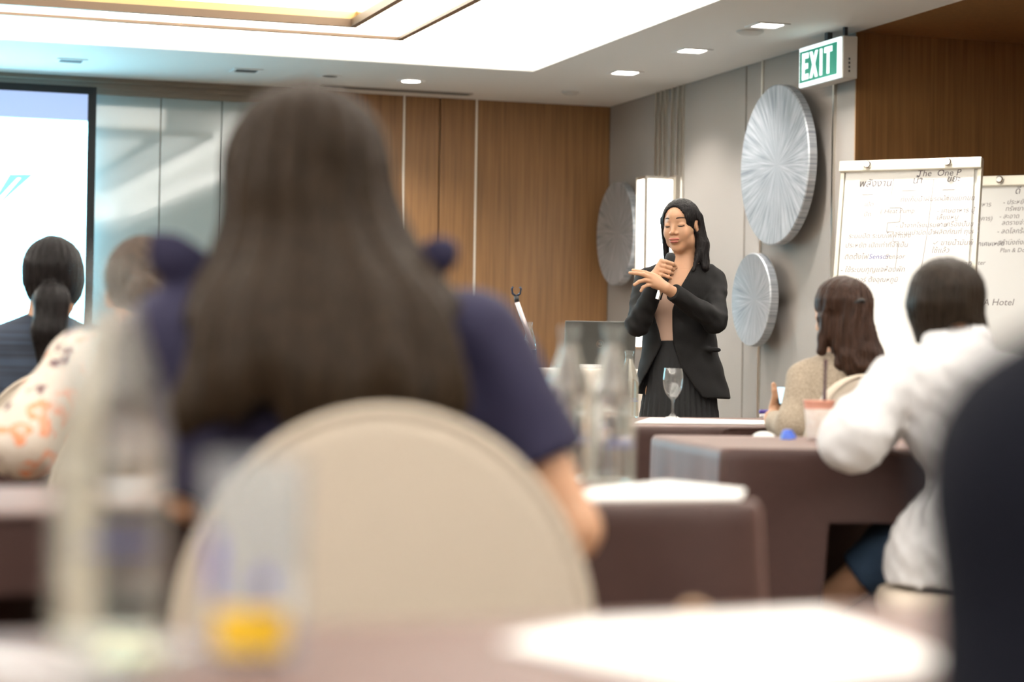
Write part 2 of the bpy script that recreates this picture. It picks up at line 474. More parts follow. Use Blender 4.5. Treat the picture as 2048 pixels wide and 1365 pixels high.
# projection screen: black border + lit picture
sx = room(189, 400, 1, -0.16).x
st = room(120, 171, 1, -0.16).z
scr = tag(empty('projection_screen', (sx - 1.8, -0.16, 0.6), frame=MR), 'large lit projection screen with black border beside the glass panels', 'screen')
sw = 3.4
M_border = mat('matte_black_border', (0.014, 0.014, 0.015), 0.8)
for lo, hi in (((sx - 0.055, -0.175, 0.72), (sx, -0.15, st)), ((sx - sw, -0.175, 0.72), (sx - sw + 0.055, -0.15, st)),
               ((sx - sw + 0.055, -0.175, st - 0.05), (sx - 0.055, -0.15, st)), ((sx - sw + 0.055, -0.175, 0.72), (sx - 0.055, -0.15, 0.77))):
    box('border', lo, hi, M_border, scr, MR)
M_scr = bpy.data.materials.new('projected_slide'); M_scr.use_nodes = True
nt = M_scr.node_tree; N = nt.nodes; L = nt.links; b = N['Principled BSDF']
tc = N.new('ShaderNodeTexCoord'); sp = N.new('ShaderNodeSeparateXYZ'); L.new(tc.outputs['Object'], sp.inputs[0])
rp = N.new('ShaderNodeValToRGB'); mr = N.new('ShaderNodeMapRange')
mr.inputs['From Min'].default_value = 1.0; mr.inputs['From Max'].default_value = 2.6
L.new(sp.outputs['Z'], mr.inputs['Value']); L.new(mr.outputs[0], rp.inputs['Fac'])
zb = room(120, 241, 1, -0.16).z; fb = (zb - 1.0) / 1.6
rp.color_ramp.elements[0].color = (0.34, 0.81, 1.0, 1); rp.color_ramp.elements[0].position = fb - 0.004
rp.color_ramp.elements[1].color = (0.045, 0.062, 0.105, 1); rp.color_ramp.elements[1].position = fb + 0.004
L.new(rp.outputs['Color'], b.inputs['Emission Color']); b.inputs['Emission Strength'].default_value = 8.0
b.inputs['Base Color'].default_value = (0.15, 0.16, 0.17, 1); b.inputs['Roughness'].default_value = 0.9; b.inputs['Specular IOR Level'].default_value = 0.1
box('picture', (sx - sw + 0.055, -0.166, 0.77), (sx - 0.055, -0.155, st - 0.05), M_scr, scr, MR)
# turquoise graphic of the slide
M_turq = mat('slide_turquoise', (0.1, 0.5, 0.55), 0.6, emit=(0.22, 0.80, 0.85), estr=1.1)
def slide_poly(name, pix, m, off):
    vs = [room(px, py, 1, -0.166 - off) for px, py in pix]
    n = len(vs)
    v2 = [(v.x, v.y + off * 0.8, v.z) for v in vs]
    fc = [tuple(range(n)), tuple(range(2 * n - 1, n - 1, -1))] + [(i, n + i, n + (i + 1) % n, (i + 1) % n) for i in range(n)]
    return mk(name, [tuple(v) for v in vs] + v2, fc, m, scr, MR)
slide_poly('slide_graphic', [(-60, 480), (20, 349), (66, 349), (-14, 420), (-60, 500)], M_turq, 0.002)
slide_poly('slide_graphic', [(-30, 425), (35, 356), (42, 356), (-18, 425)], mat('slide_white', (0.9, 0.9, 0.9), 0.6, emit=(0.9, 1, 1), estr=2.2), 0.004)

# ------------------------------------------------------------------ right wall: grey panels, strips
def ry(px): return room(px, 420, 0, 0.0).y
NICHE_Y = ry(1708)
ps = [1213, 1312, 1366, 1425, 1490, 1525, 1668, 1706]
ys = [ry(p) for p in ps]; ys[0] = -0.004; ys[-1] = NICHE_Y
for i in range(len(ps) - 1):
    a_, b_ = ys[i], ys[i + 1]
    th = 0.012 if i == 1 else (0.0 if i % 2 else 0.006)
    box('wall_panel', (th - 0.006, b_ + 0.003, 0.0), (0.03, a_ - 0.003, CEIL), M_grey, wall_right, MR, bevel=0.002)
for p in (1313, 1322, 1331, 1345, 1357, 1366, 1525, 1668):
    y_ = ry(p); wd = 0.008 if p < 1400 else 0.009
    box('metal_strip', (-0.016, y_ - wd, 0.0), (0.03, y_ + wd, CEIL), M_strip, wall_right, MR)
# niche beyond the wall end, lined with dark wood
NW = 1.75
bm = bmesh.new()
bbox(bm, (-0.004, NICHE_Y - 0.012, 0), (NW, NICHE_Y - 0.001, CEIL))
bbox(bm, (NW, NICHE_Y - 2.6, 0), (NW + 0.1, NICHE_Y + 0.1, CEIL))
bbox(bm, (0.2, NICHE_Y - 2.7, 0), (NW + 0.1, NICHE_Y - 2.6, CEIL))
bbox(bm, (0.0, NICHE_Y - 2.6, CEIL), (NW + 0.1, NICHE_Y + 0.1, CEIL + 0.1))
struct(fbm(bm, 'wall_niche', M_wood_dark, frame=MR), 'dark wood lined niche behind the flip charts')
wr2 = wall_right
# cut the right wall open at the niche: it is rebuilt in two lengths
me = bpy.data.meshes.new('wall_right'); bm = bmesh.new()
bbox(bm, (0.03, NICHE_Y, 0), (0.2, 0.2, CEIL)); bbox(bm, (0.03, YN, 0), (0.2, NICHE_Y - 2.6, CEIL))
bmesh.ops.recalc_face_normals(bm, faces=bm.faces); bm.to_mesh(me); bm.free(); me.materials.append(M_greyd)
wall_right.data = me

# silver discs standing off the right wall
def disc(px, pyc, dia, label, thick=0.055, off=0.10):
    c = room(px, pyc, 0, -off)
    root = tag(empty('wall_disc', (c.x, c.y, c.z), frame=MR), label, 'wall art', 'silver discs on the grey wall')
    R = dia / 2
    prof = [(0.0001, 0.030)] + [(R * t, 0.030 + 0.022 * t * t) for t in (0.15, 0.3, 0.5, 0.7, 0.9, 0.985)] + [(R, 0.045), (R, 0.0), (R * 0.97, -0.003), (0.0001, -0.003)]
    bm = bmesh.new(); lathe_bm(bm, prof, 72, cap=False)
    fm = MR @ Matrix.Translation((c.x, c.y, c.z)) @ Matrix.Rotation(-math.pi / 2, 4, 'Y')
    fbm(bm, 'disc_face', M_silver, root, fm, False)
    bm = bmesh.new(); lathe_bm(bm, [(0.05, -0.003), (0.05, -(off - 0.0))], 24)
    fbm(bm, 'standoff', M_bronze, root, fm, True)
disc(1563, 331, 0.935, 'largest silver radial-brushed disc on the grey wall under the exit sign')
disc(1517, 600, 0.555, 'small silver radial-brushed disc hung below the largest disc')
disc(1243, 468, 0.72, 'silver disc partly hidden behind the lit wall lamp')

# wall lamp
yl = ry(1338); zt = room(1300, 358, 0, -0.12).z; zbm = room(1300, 700, 0, -0.12).z
sc_ = tag(empty('wall_lamp', (-0.1, yl, zbm), frame=MR), 'tall lit box wall lamp with metal frame behind the presenter', 'wall lamp')
pd, wd = 0.21, 0.17
box('lit_panel', (-pd - 0.02, yl - wd + 0.01, zbm + 0.02), (-0.03, yl - 0.01, zt - 0.02), M_sconce, sc_, MR)
for xx in (-pd - 0.03, -0.045):
    for yy in (yl - wd, yl - 0.016):
        box('frame_post', (xx, yy, zbm), (xx + 0.018, yy + 0.016, zt), M_strip, sc_, MR)
for zz in (zbm, zt - 0.02):
    box('frame_ring', (-pd - 0.028, yl - wd + 0.002, zz + 0.001), (-0.03, yl - 0.002, zz + 0.019), M_strip, sc_, MR)
box('wall_plate', (-0.03, yl - wd - 0.01, zbm - 0.02), (-0.006, yl + 0.03, zt + 0.01), M_strip, sc_, MR)

# exit sign
e0 = room(1600, 98, 0, -0.19); e1 = room(1678, 157, 0, -0.19)
zt_, zb_ = room(1600, 97, 0, -0.19).z, room(1603, 175, 0, -0.19).z
ya, yb = room(1598, 130, 0, -0.19).y, room(1680, 120, 0, -0.19).y
ex = tag(empty('exit_sign', (-0.15, (ya + yb) / 2, zb_), frame=MR), 'green lit EXIT sign box hung at the ceiling by the grey wall', 'exit sign')
M_exitw = mat('lit_sign_white', (0.9, 0.95, 0.95), 0.4, emit=(0.82, 0.98, 1.0), estr=1.0)
M_exitg = mat('lit_sign_green', (0.0, 0.12, 0.08), 0.5, emit=(0.0, 0.20, 0.12), estr=0.75)
box('housing', (-0.178, yb - 0.012, zb_ - 0.004), (-0.09, ya + 0.006, zt_ + 0.004), mat('pale_grey_housing', (0.55, 0.53, 0.5), 0.5), ex, MR, bevel=0.006)
box('light_box', (-0.19, yb, zb_), (-0.178, ya, zt_), M_exitw, ex, MR, bevel=0.004)
my = 0.024
box('green_panel', (-0.1925, yb + my + 0.012, zb_ + my), (-0.19, ya - my * 0.6, zt_ - my), M_exitg, ex, MR)
hgt = (zt_ - zb_) * 0.66
def letter(ch, yc, wv):
    s = hgt; t = 0.03
    bars = {'E': [((0, 0), (t, s)), ((0, 0), (wv, t)), ((0, s / 2 - t / 2), (wv * 0.9, s / 2 + t / 2)), ((0, s - t), (wv, s))],
            'I': [((wv / 2 - t / 2, 0), (wv / 2 + t / 2, s))], 'T': [((0, s - t), (wv, s)), ((wv / 2 - t / 2, 0), (wv / 2 + t / 2, s))]}
    z0 = zb_ + (zt_ - zb_ - s) / 2
    bm = bmesh.new()
    if ch == 'X':
        for sgn in (0, 1):
            q = [(0, 0), (t * 1.05, 0), (wv, s), (wv - t * 1.05, s)]
            if sgn: q = [(wv - a, b_) for a, b_ in q]
            vs = [bm.verts.new((-0.1945 - 0.0004 * sgn, yc - a, z0 + b_)) for a, b_ in q] + [bm.verts.new((-0.1925, yc - a, z0 + b_)) for a, b_ in q]
            bm.faces.new(vs[:4]); bm.faces.new(vs[7:3:-1])
            for i in range(4): bm.faces.new((vs[i], vs[4 + i], vs[4 + (i + 1) % 4], vs[(i + 1) % 4]))
    else:
        for (a0, b0), (a1, b1) in bars[ch]:
            bbox(bm, (-0.1945, yc - a1, z0 + b0), (-0.1925, yc - a0, z0 + b1))
    fbm(bm, 'sign_letter', M_exitw, ex, MR)
span = ya - yb
for ch, f0, wv in (('E', 0.10, 0.155), ('X', 0.29, 0.20), ('I', 0.525, 0.10), ('T', 0.66, 0.185)):
    letter(ch, ya - span * f0 * 0.97, span * wv)
box('bracket', (-0.15, (ya + yb) / 2 - 0.02, zt_), (-0.12, (ya + yb) / 2 + 0.02, CEIL), M_dark, ex, MR)
box('bracket', (-0.15, yb + 0.03, zt_), (-0.13, yb + 0.05, CEIL), M_dark, ex, MR)
box('wall_mount', (-0.09, (ya + yb) / 2 - 0.06, zb_ + 0.04), (-0.006, (ya + yb) / 2 + 0.06, zb_ + 0.14), M_white, ex, MR)
bm = bmesh.new()
for k in range(4):
    bbox(bm, (-0.145, yb - 0.0135, zb_ + 0.03 + k * 0.022), (-0.135, yb - 0.011, zb_ + 0.042 + k * 0.022))
fbm(bm, 'vent_holes', M_dark, ex, MR)

# ------------------------------------------------------------------ ceiling fittings
def down_round(px, py, lit, label, rad=0.062):
    c = room(px, py, 2, CEIL)
    r = tag(empty('ceiling_light', (c.x, c.y, CEIL), frame=MR), label, 'ceiling light', 'recessed ceiling lights')
    lathe('trim_ring', [(rad * 0.8, -0.004), (rad * 1.2, -0.006), (rad * 1.25, -0.001)], M_trim, r, MR, 28, (c.x, c.y, CEIL), cap=False)
    lathe('lamp_face', [(0.0001, -0.003), (rad * 0.8, -0.004), (rad * 0.8, -0.001)], M_lamp if lit else M_dark, r, MR, 28, (c.x, c.y, CEIL), cap=False)
    return c
def down_square(px, py, lit, label, s=0.07):
    c = room(px, py, 2, CEIL)
    r = tag(empty('ceiling_light', (c.x, c.y, CEIL), frame=MR), label, 'ceiling light', 'recessed ceiling lights')
    bm = bmesh.new()
    o_ = s * 1.35
    for lo, hi in (((-o_, -o_), (o_, -s)), ((-o_, s), (o_, o_)), ((-o_, -s), (-s, s)), ((s, -s), (o_, s))):
        bbox(bm, (c.x + lo[0], c.y + lo[1], CEIL - 0.006), (c.x + hi[0], c.y + hi[1], CEIL - 0.001))
    fbm(bm, 'trim_frame', M_trim, r, MR)
    box('lamp_face', (c.x - s, c.y - s * 0.8, CEIL - 0.004), (c.x + s, c.y + s * 0.8, CEIL - 0.002), M_lamp if lit else M_dark, r, MR)
    return c
lit = []
down_square(142, 121, False, 'unlit square ceiling spot near the projection screen')
down_square(492, 141, False, 'unlit square ceiling spot over the glass panels')
down_round(660, 152, False, 'unlit round ceiling spot beside the air slot')
lit.append(down_round(822, 162, True, 'lit round ceiling light in front of the wood panels', 0.075))
lit.append(down_square(1250, 145, True, 'lit ceiling light closest to the room corner'))
lit.append(down_square(1384, 101, True, 'lit ceiling light in the middle of the row along the grey wall'))
lit.append(down_square(1535, 50, True, 'lit ceiling light next to the round ceiling speaker'))
def spot(c, power, size=2.2, name='downlight_beam'):
    l = bpy.data.lights.new(name, 'SPOT'); l.energy = power; l.spot_size = size; l.spot_blend = 0.7; l.color = WARM
    l.shadow_soft_size = 0.06
    o = bpy.data.objects.new(name, l); COL.objects.link(o)
    o.matrix_world = MR @ Matrix.Translation((c[0], c[1], CEIL - 0.02))
for c in lit: spot(c, LIGHT_DOWN * 3)
# the same row of downlights goes on along the wall towards the camera, out of the frame
for k in range(1, 6):
    spot((lit[3].x + 0.0, lit[3].y - 1.6 * k), LIGHT_DOWN * 3, name='downlight_row_%s_offscreen' % 'abcde'[k - 1])
for px, py, r_, nm, lb in ((1500, 62, 0.075, 'ceiling_speaker', 'round grey ceiling speaker beside a lit square light'), (1141, 184, 0.06, 'smoke_detector', 'small round smoke detector near the room corner')):
    c = room(px, py, 2, CEIL)
    root = tag(empty(nm, (c.x, c.y, CEIL), frame=MR), lb, 'ceiling fitting')
    lathe('cover', [(0.0001, -0.022), (r_ * 0.7, -0.02), (r_, -0.008), (r_ * 1.02, -0.001)], mat('grey_cover', (0.55, 0.54, 0.52), 0.5), root, MR, 28, (c.x, c.y, CEIL), cap=False)
ca, cb = room(640, 172, 2, CEIL), room(945, 187, 2, CEIL)
ym = (ca.y + cb.y) / 2
vt = tag(empty('air_slot', ((ca.x + cb.x) / 2, ym, CEIL), frame=MR), 'long dark linear air diffuser in the ceiling above the wood panels', 'air vent')
box('slot_frame', (ca.x, ym - 0.045, CEIL - 0.008), (cb.x, ym + 0.045, CEIL - 0.001), mat('grey_slot_frame', (0.35, 0.33, 0.30), 0.5), vt, MR)
for k in range(2):
    box('slot', (ca.x + 0.02, ym - 0.03 + k * 0.035, CEIL - 0.010), (cb.x - 0.02, ym - 0.008 + k * 0.035, CEIL - 0.0078), M_dark, vt, MR)

# ------------------------------------------------------------------ big lantern in the recess
LB = 2.75
LX1, LY1 = -2.34, -2.90
def lantern(LX0, LX1, LY0, LY1, label, sfx=''):
    bw = 0.36; top = 3.18
    root = tag(empty('ceiling_lantern' + sfx, ((LX0 + LX1) / 2, (LY0 + LY1) / 2, LB), frame=MR), label, 'ceiling lamp')
    # luminous border panels underneath
    def seg(a, b_, n): return [a + (b_ - a) * i / n for i in range(n + 1)]
    gap = 0.006
    nx = max(2, round((LX1 - LX0) / 1.3)); ny = max(2, round((LY1 - LY0) / 1.5))
    for yy0, yy1 in ((LY1 - bw, LY1), (LY0, LY0 + bw)):
        e = seg(LX0, LX1, nx)
        for a, b_ in zip(e[:-1], e[1:]):
            box('border_diffuser' + sfx, (a + gap, yy0 + 0.04, LB + 0.004), (b_ - gap, yy1 - 0.04, LB + 0.02), M_diff, root, MR)
    for xx0, xx1 in ((LX1 - bw, LX1), (LX0, LX0 + bw)):
        e = seg(LY0 + bw, LY1 - bw, ny)
        for a, b_ in zip(e[:-1], e[1:]):
            box('border_diffuser' + sfx, (xx0 + 0.04, a + gap, LB + 0.004), (xx1 - 0.04, b_ - gap, LB + 0.02), M_diff, root, MR)
    # bronze outer and inner rails
    def ring(name, X0, X1, Y0, Y1, wd, z0, z1, m):
        bm = bmesh.new()
        bbox(bm, (X0, Y0, z0), (X1, Y0 + wd, z1)); bbox(bm, (X0, Y1 - wd, z0), (X1, Y1, z1))
        bbox(bm, (X0, Y0 + wd, z0), (X0 + wd, Y1 - wd, z1)); bbox(bm, (X1 - wd, Y0 + wd, z0), (X1, Y1 - wd, z1))
        return fbm(bm, name, m, root, MR)
    ring('outer_rail', LX0, LX1, LY0, LY1, 0.038, LB - 0.012, LB + 0.03, M_bronze)
    ring('inner_rail', LX0 + bw, LX1 - bw, LY0 + bw, LY1 - bw, 0.034, LB - 0.012, LB + 0.03, M_bronze)
    # inner glowing walls with brass foot band and corner posts
    ix0, ix1, iy0, iy1 = LX0 + bw - 0.02, LX1 - bw + 0.02, LY0 + bw - 0.02, LY1 - bw + 0.02
    ring('foot_band', ix0, ix1, iy0, iy1, 0.018, LB + 0.03, LB + 0.075, M_brass)
    ring('inner_glass' + sfx, ix0, ix1, iy0, iy1, 0.012, LB + 0.075, top, M_diff)
    for xx in (ix0 + 0.012, ix1 - 0.024):
        for yy in (iy0 + 0.012, iy1 - 0.024):
            box('corner_post', (xx, yy, LB + 0.03), (xx + 0.012, yy + 0.012, top), M_brass, root, MR)
    box('top_plate', (LX0 + 0.02, LY0 + 0.02, top), (LX1 - 0.02, LY1 - 0.02, top + 0.02), M_recess, root, MR)
    for xx in (LX0 + 0.4, LX1 - 0.4):
        for yy in (LY0 + 0.4, LY1 - 0.4):
            box('hanger', (xx, yy, top + 0.02), (xx + 0.02, yy + 0.02, RH), M_bronze, root, MR)
lantern(-8.6, LX1, -9.0, LY1, 'huge rectangular lit lantern with brass frame hanging in the ceiling recess')
lantern(-8.6, LX1, -16.4, -10.2, 'second lit lantern over the rear rows of the room', '_offscreen')
# the lamps inside the two lanterns
area('lantern_lamp_rear_offscreen', ((-8.6 + LX1) / 2, -13.3, 3.14), (0, 0), 5.2, 5.2, LIGHT_REAR, WARM)
area('lantern_lamp_front_offscreen', ((-8.6 + LX1) / 2, -5.95, 3.14), (0, 0), 5.2, 5.2, LIGHT_FRONT, WARM)

# ------------------------------------------------------------------ tables with cloths
M_cloth = mat('brown_tablecloth', (0.046, 0.0215, 0.0185), 0.5, var=0.06, vscale=(60, 60, 60), bump=0.06, bscale=(900, 900, 900), spec=0.35)
_b = M_cloth.node_tree.nodes['Principled BSDF']; _b.inputs['Sheen Weight'].default_value = 0.22; _b.inputs['Sheen Tint'].default_value = (1.0, 0.58, 0.46, 1)
M_clothw = mat('ivory_tablecloth', (0.72, 0.66, 0.58), 0.7)
M_tw = mat('plywood_top', (0.4, 0.28, 0.16), 0.6)
M_leg = mat('grey_steel_leg', (0.3, 0.3, 0.3), 0.4, 0.8)
TZ = 0.75
def table(corner, yaw, length, depth, tlabel, clabel, hem=None, m=None, name='banquet_table', top=TZ, amp=0.02, seed=0, group='brown clothed tables'):
    """corner = near left corner of the cloth edge on the floor plan; x runs along the near edge, y away from the camera"""
    m = m or M_cloth
    root = tag(empty(name, (corner[0], corner[1], 0), yaw), tlabel, 'table')
    e = 0.012
    box('tabletop', (e, e, top - 0.03), (length - e, depth - e, top - 0.006), M_tw, root, bevel=0.004)
    for xx in (0.08, length - 0.11):
        for yy in (0.06, depth - 0.09):
            box('leg', (xx, yy, 0.0), (xx + 0.03, yy + 0.03, top - 0.03), M_leg, root)
    # cloth: a top sheet and a hanging skirt that follows the rim
    per = []; rc = 0.02; st = 0.03
    def side(a, b):
        n = max(2, int((b - a).length / st))
        return [a + (b - a) * i / n for i in range(n)]
    c = [Vector((rc, 0)), Vector((length - rc, 0)), Vector((length, rc)), Vector((length, depth - rc)), Vector((length - rc, depth)), Vector((rc, depth)), Vector((0, depth - rc)), Vector((0, rc))]
    for i in range(8):
        per += side(c[i], c[(i + 1) % 8])
    n = len(per); ctr = Vector((length / 2, depth / 2))
    bm = bmesh.new(); rings = []
    rnd = random.Random(seed)
    ph = [rnd.uniform(0, 6.28) for _ in range(6)]
    arc = 0.0; arcs = []
    for i in range(n):
        arcs.append(arc); arc += (per[(i + 1) % n] - per[i]).length
    levels = [0.0, 0.0, 0.012, 0.03, 0.08, 0.16, 0.26, 0.38, 0.5, 0.62, 0.735]
    for li, dz in enumerate(levels):
        ring = []
        for i, p in enumerate(per):
            tgt = p
            nx_ = 0.0 if rc < p.x < length - rc else (-1 if p.x <= rc else 1)
            ny_ = 0.0 if rc < p.y < depth - rc else (-1 if p.y <= rc else 1)
            nv = Vector((nx_, ny_)).normalized() if (nx_ or ny_) else Vector((0, -1))
            s = arcs[i]
            hz = hem(p, length, depth) if hem else 0.015
            maxd = top - hz
            d = min(dz, maxd) if li > 2 else dz
            d = dz / 0.735 * maxd if (li > 2 and hz > 0.05) else d
            f = d / 0.735
            w_ = amp * f * (math.sin(s * 17 + ph[0]) + 0.6 * math.sin(s * 31 + ph[1]) + 0.4 * math.sin(s * 7 + ph[2]))
            cor = 0.05 * f if (nx_ and ny_) else 0.0
            off = 0.0 if li == 0 else (-0.0 if li == 1 else 0.004)
            q = p + nv * (off + max(w_ + amp * f * 1.1, 0) + cor) if li > 1 else (p + (ctr - p).normalized() * (0.01 if li == 0 else 0.003))
            zz = top - d + (0.0 if li else 0.0)
            if li == 1: zz = top - 0.001
            ring.append(bm.verts.new((q.x, q.y, zz)))
        rings.append(ring)
    bm.faces.new(rings[0])
    for a, b in zip(rings[:-1], rings[1:]):
        for i in range(n):
            j = (i + 1) % n
            try: bm.faces.new((a[i], a[j], b[j], b[i]))
            except ValueError: pass
    cl = fbm(bm, 'tablecloth', m, None, root.matrix_world.copy(), True)
    tag(cl, clabel, 'tablecloth', group)
    return root
def nearleft(far_a, far_b, depth):
    d = (far_b - far_a).normalized(); nrm = Vector((d.y, -d.x))
    return d, nrm
# foreground table: its far rim runs through two pixels of the photograph
A_, B_ = onz(140, 1268, TZ), onz(1880, 1206, TZ)
dv = Vector((B_.x - A_.x, B_.y - A_.y)).normalized(); yaw4 = math.atan2(dv.y, dv.x); nr = Vector((dv.y, -dv.x))
c4 = Vector((A_.x, A_.y)) - dv * 0.45 + nr * 0.40
def hem4(p, ln, dp):
    return 0.015 + 0.645 * min(1, max(0, (p.x - 0.3) / 0.05)) if p.y < 0.06 else (0.66 if p.x > ln - 0.1 and p.y < 0.3 else 0.015)
table((c4.x, c4.y), yaw4, 1.42, 0.40, 'narrow table of the rear row under brown cloth with bottle, tumbler and paper', 'brown cloth on the table that carries the tall bottle and printed tumbler', seed=4, hem=hem4, amp=0.01)
# table of the woman in navy
A_, B_ = onz(45, 1026, TZ), onz(1500, 1003, TZ)
dv = Vector((B_.x - A_.x, B_.y - A_.y)).normalized(); yaw3 = math.atan2(dv.y, dv.x)
c3 = Vector((A_.x, A_.y)) - dv * 0.85
L3 = (Vector((B_.x, B_.y)) - c3).length + 0.025
def hem3(p, ln, dp):
    if p.y < 0.06: return 0.015 + 0.645 * min(1, max(0, (ln - 0.225 - p.x) / 0.05))
    return 0.015
table((c3.x, c3.y), yaw3, L3, 0.52, 'table in front of the long-haired woman in navy under brown cloth', 'brown cloth under two glass bottles beside the long-haired woman in navy', seed=5, amp=0.03, hem=hem3)
# table of the woman in white
n2 = onz(1449, 897, TZ)
yaw2 = math.radians(6.3)
def hem2(p, ln, dp):
    if p.y < 0.06: return 0.015 + 0.575 * min(1, max(0, (p.x - 0.19) / 0.04))
    if p.x > ln - 0.1: return 0.59
    return 0.015
table((n2.x, n2.y), yaw2, 1.7, 0.92, 'table under brown cloth with an iced drink, at the woman in white', 'brown cloth with a draped corner under the pink iced drink', hem=hem2, seed=9, amp=0.016)
# table in front of the presenter
n1 = Vector((0.237, 6.46))
def hem1(p, ln, dp):
    if p.y < 0.06: return 0.015 + 0.645 * min(1, max(0, (p.x - 0.4) / 0.05))
    return 0.015
table((n1.x, n1.y), math.radians(22), 2.1, 1.15, 'table under brown cloth with the stemmed glass in front of the presenter', 'brown cloth under the stemmed wine glass', seed=12, hem=hem1)
# tables of the floral and the pinstriped person
q5 = P(-330, 900, 4.58)
table((q5.x, q5.y), math.radians(4), 1.22, 0.45, 'table under brown cloth before the person in the floral blouse', 'brown cloth on the table of the person in the floral blouse', hem=lambda p, ln, dp: 0.66 if (p.y < 0.06 and 0.2 < p.x < ln - 0.06) else 0.015, seed=21)
q4 = P(-420, 850, 6.20)
table((q4.x, q4.y), math.radians(4), 1.25, 0.45, 'table under brown cloth before the ponytailed person in pinstripes', 'brown cloth on the table of the ponytailed person', hem=lambda p, ln, dp: 0.66 if (p.y < 0.06 and 0.2 < p.x < ln - 0.06) else 0.015, seed=22)
# ivory clothed stand for the laptop
LT = P(1150, 737, 11.0)
table((LT.x - 0.30 * math.cos(TH), LT.y - 0.30 * math.sin(TH)), TH, 0.92, 0.5, 'high stand under pleated ivory cloth carrying the laptop', 'pleated ivory cloth on the laptop stand', m=M_clothw, name='laptop_stand', top=LT.z, amp=0.02, seed=3, group='ivory cloths')

# ------------------------------------------------------------------ chairs in stretch covers
M_cover = mat('cream_stretch_cover', (0.52, 0.45, 0.365), 0.8, bump=0.05, bscale=(700, 700, 700), spec=0.3)
M_pipe = M_cover
def chair(loc, yaw, label, sw=0.434, seat_z=0.46, top=0.915, group='cream covered chairs'):
    """local: backrest at y=0, sitter looks along +y"""
    root = tag(empty('banquet_chair', (loc[0], loc[1], 0), yaw), label, 'chair', group)
    a = sw / 2; b_ = 0.245; zc = top - b_
    prof = []
    n = 28
    for i in range(n + 1):
        t = math.pi * i / n
        prof.append((a * math.cos(t), zc + b_ * math.sin(t)))
    prof = [(a * 1.0, seat_z - 0.02)] + prof + [(-a * 1.0, seat_z - 0.02)]
    # padded back: rounded rim
    bm = bmesh.new(); rings = []
    th = 0.05
    ctr = (0, zc - 0.05)
    for s_, y_ in ((0.90, -th / 2), (0.965, -th * 0.44), (0.992, -th * 0.25), (1.0, 0), (0.992, th * 0.25), (0.965, th * 0.44), (0.90, th / 2)):
        rings.append([bm.verts.new((ctr[0] + (x - ctr[0]) * s_, y_ - 0.0 * z, ctr[1] + (z - ctr[1]) * s_)) for x, z in prof])
    for q, w_ in zip(rings[:-1], rings[1:]):
        for i in range(len(prof)):
            j = (i + 1) % len(prof)
            bm.faces.new((q[i], q[j], w_[j], w_[i]))
    bm.faces.new(list(reversed(rings[0]))); bm.faces.new(rings[-1])
    back = fbm(bm, 'backrest', M_cover, root, None, True)
    rim = [Vector((x * 0.985, -0.019, ctr[1] + (z - ctr[1]) * 0.985)) for x, z in prof]
    tr = tube('piping', rim, 0.0065, M_pipe, back)
    # seat cushion and the cover that is stretched to the feet
    bm = bmesh.new(); bbox(bm, (-a * 1.0, 0.0, seat_z - 0.07), (a * 1.0, 0.44, seat_z), 0.025)
    fbm(bm, 'seat', M_cover, root, None, True)
    bm = bmesh.new()
    r0 = [(-a, -0.02), (a, -0.02), (a, 0.43), (-a, 0.43)]
    def sub(r, inset):
        out = []
        for i in range(4):
            p, q = Vector(r[i]), Vector(r[(i + 1) % 4])
            for k in range(6):
                t = k / 6; v = p + (q - p) * t
                bow = math.sin(math.pi * t) * inset
                nrm = Vector((0, 0.205)) - v; nrm.normalize()
                out.append(v + nrm * bow)
        return out
    rg = []
    for z, ins in ((seat_z - 0.06, 0.0), (0.3, 0.03), (0.15, 0.045), (0.02, 0.03)):
        rg.append([bm.verts.new((v.x, v.y, z)) for v in sub(r0, ins)])
    for q, w_ in zip(rg[:-1], rg[1:]):
        for i in range(24):
            bm.faces.new((q[i], q[(i + 1) % 24], w_[(i + 1) % 24], w_[i]))
    fbm(bm, 'cover_skirt', M_cover, root, None, True)
    for x in (-a + 0.02, a - 0.02):
        for y in (0.0, 0.41):
            tube('leg', [(x, y, 0.0), (x, y, seat_z - 0.06)], 0.012, M_leg, root)
    return root
C1 = P(772, 1000, 2.295)
chair((C1.x, C1.y), math.radians(2), 'cream covered chair with a rounded back, carrying the long-haired woman in navy', top=0.878)
C2 = P(2196, 1000, 4.60)
chair((C2.x, C2.y), math.radians(86), 'cream covered chair under the woman in the white blouse', seat_z=0.46)
C3 = P(1725, 800, 6.2)
chair((C3.x, C3.y), math.radians(34), 'cream covered chair behind the woman in the beige check jacket')
C5 = P(325, 800, 4.20)
chair((C5.x, C5.y), math.radians(-4), 'cream covered chair of the person in the floral blouse', top=0.88)
C4 = P(122, 800, 5.70)
chair((C4.x, C4.y), math.radians(4), 'cream covered chair of the ponytailed person in pinstripes', top=0.895)

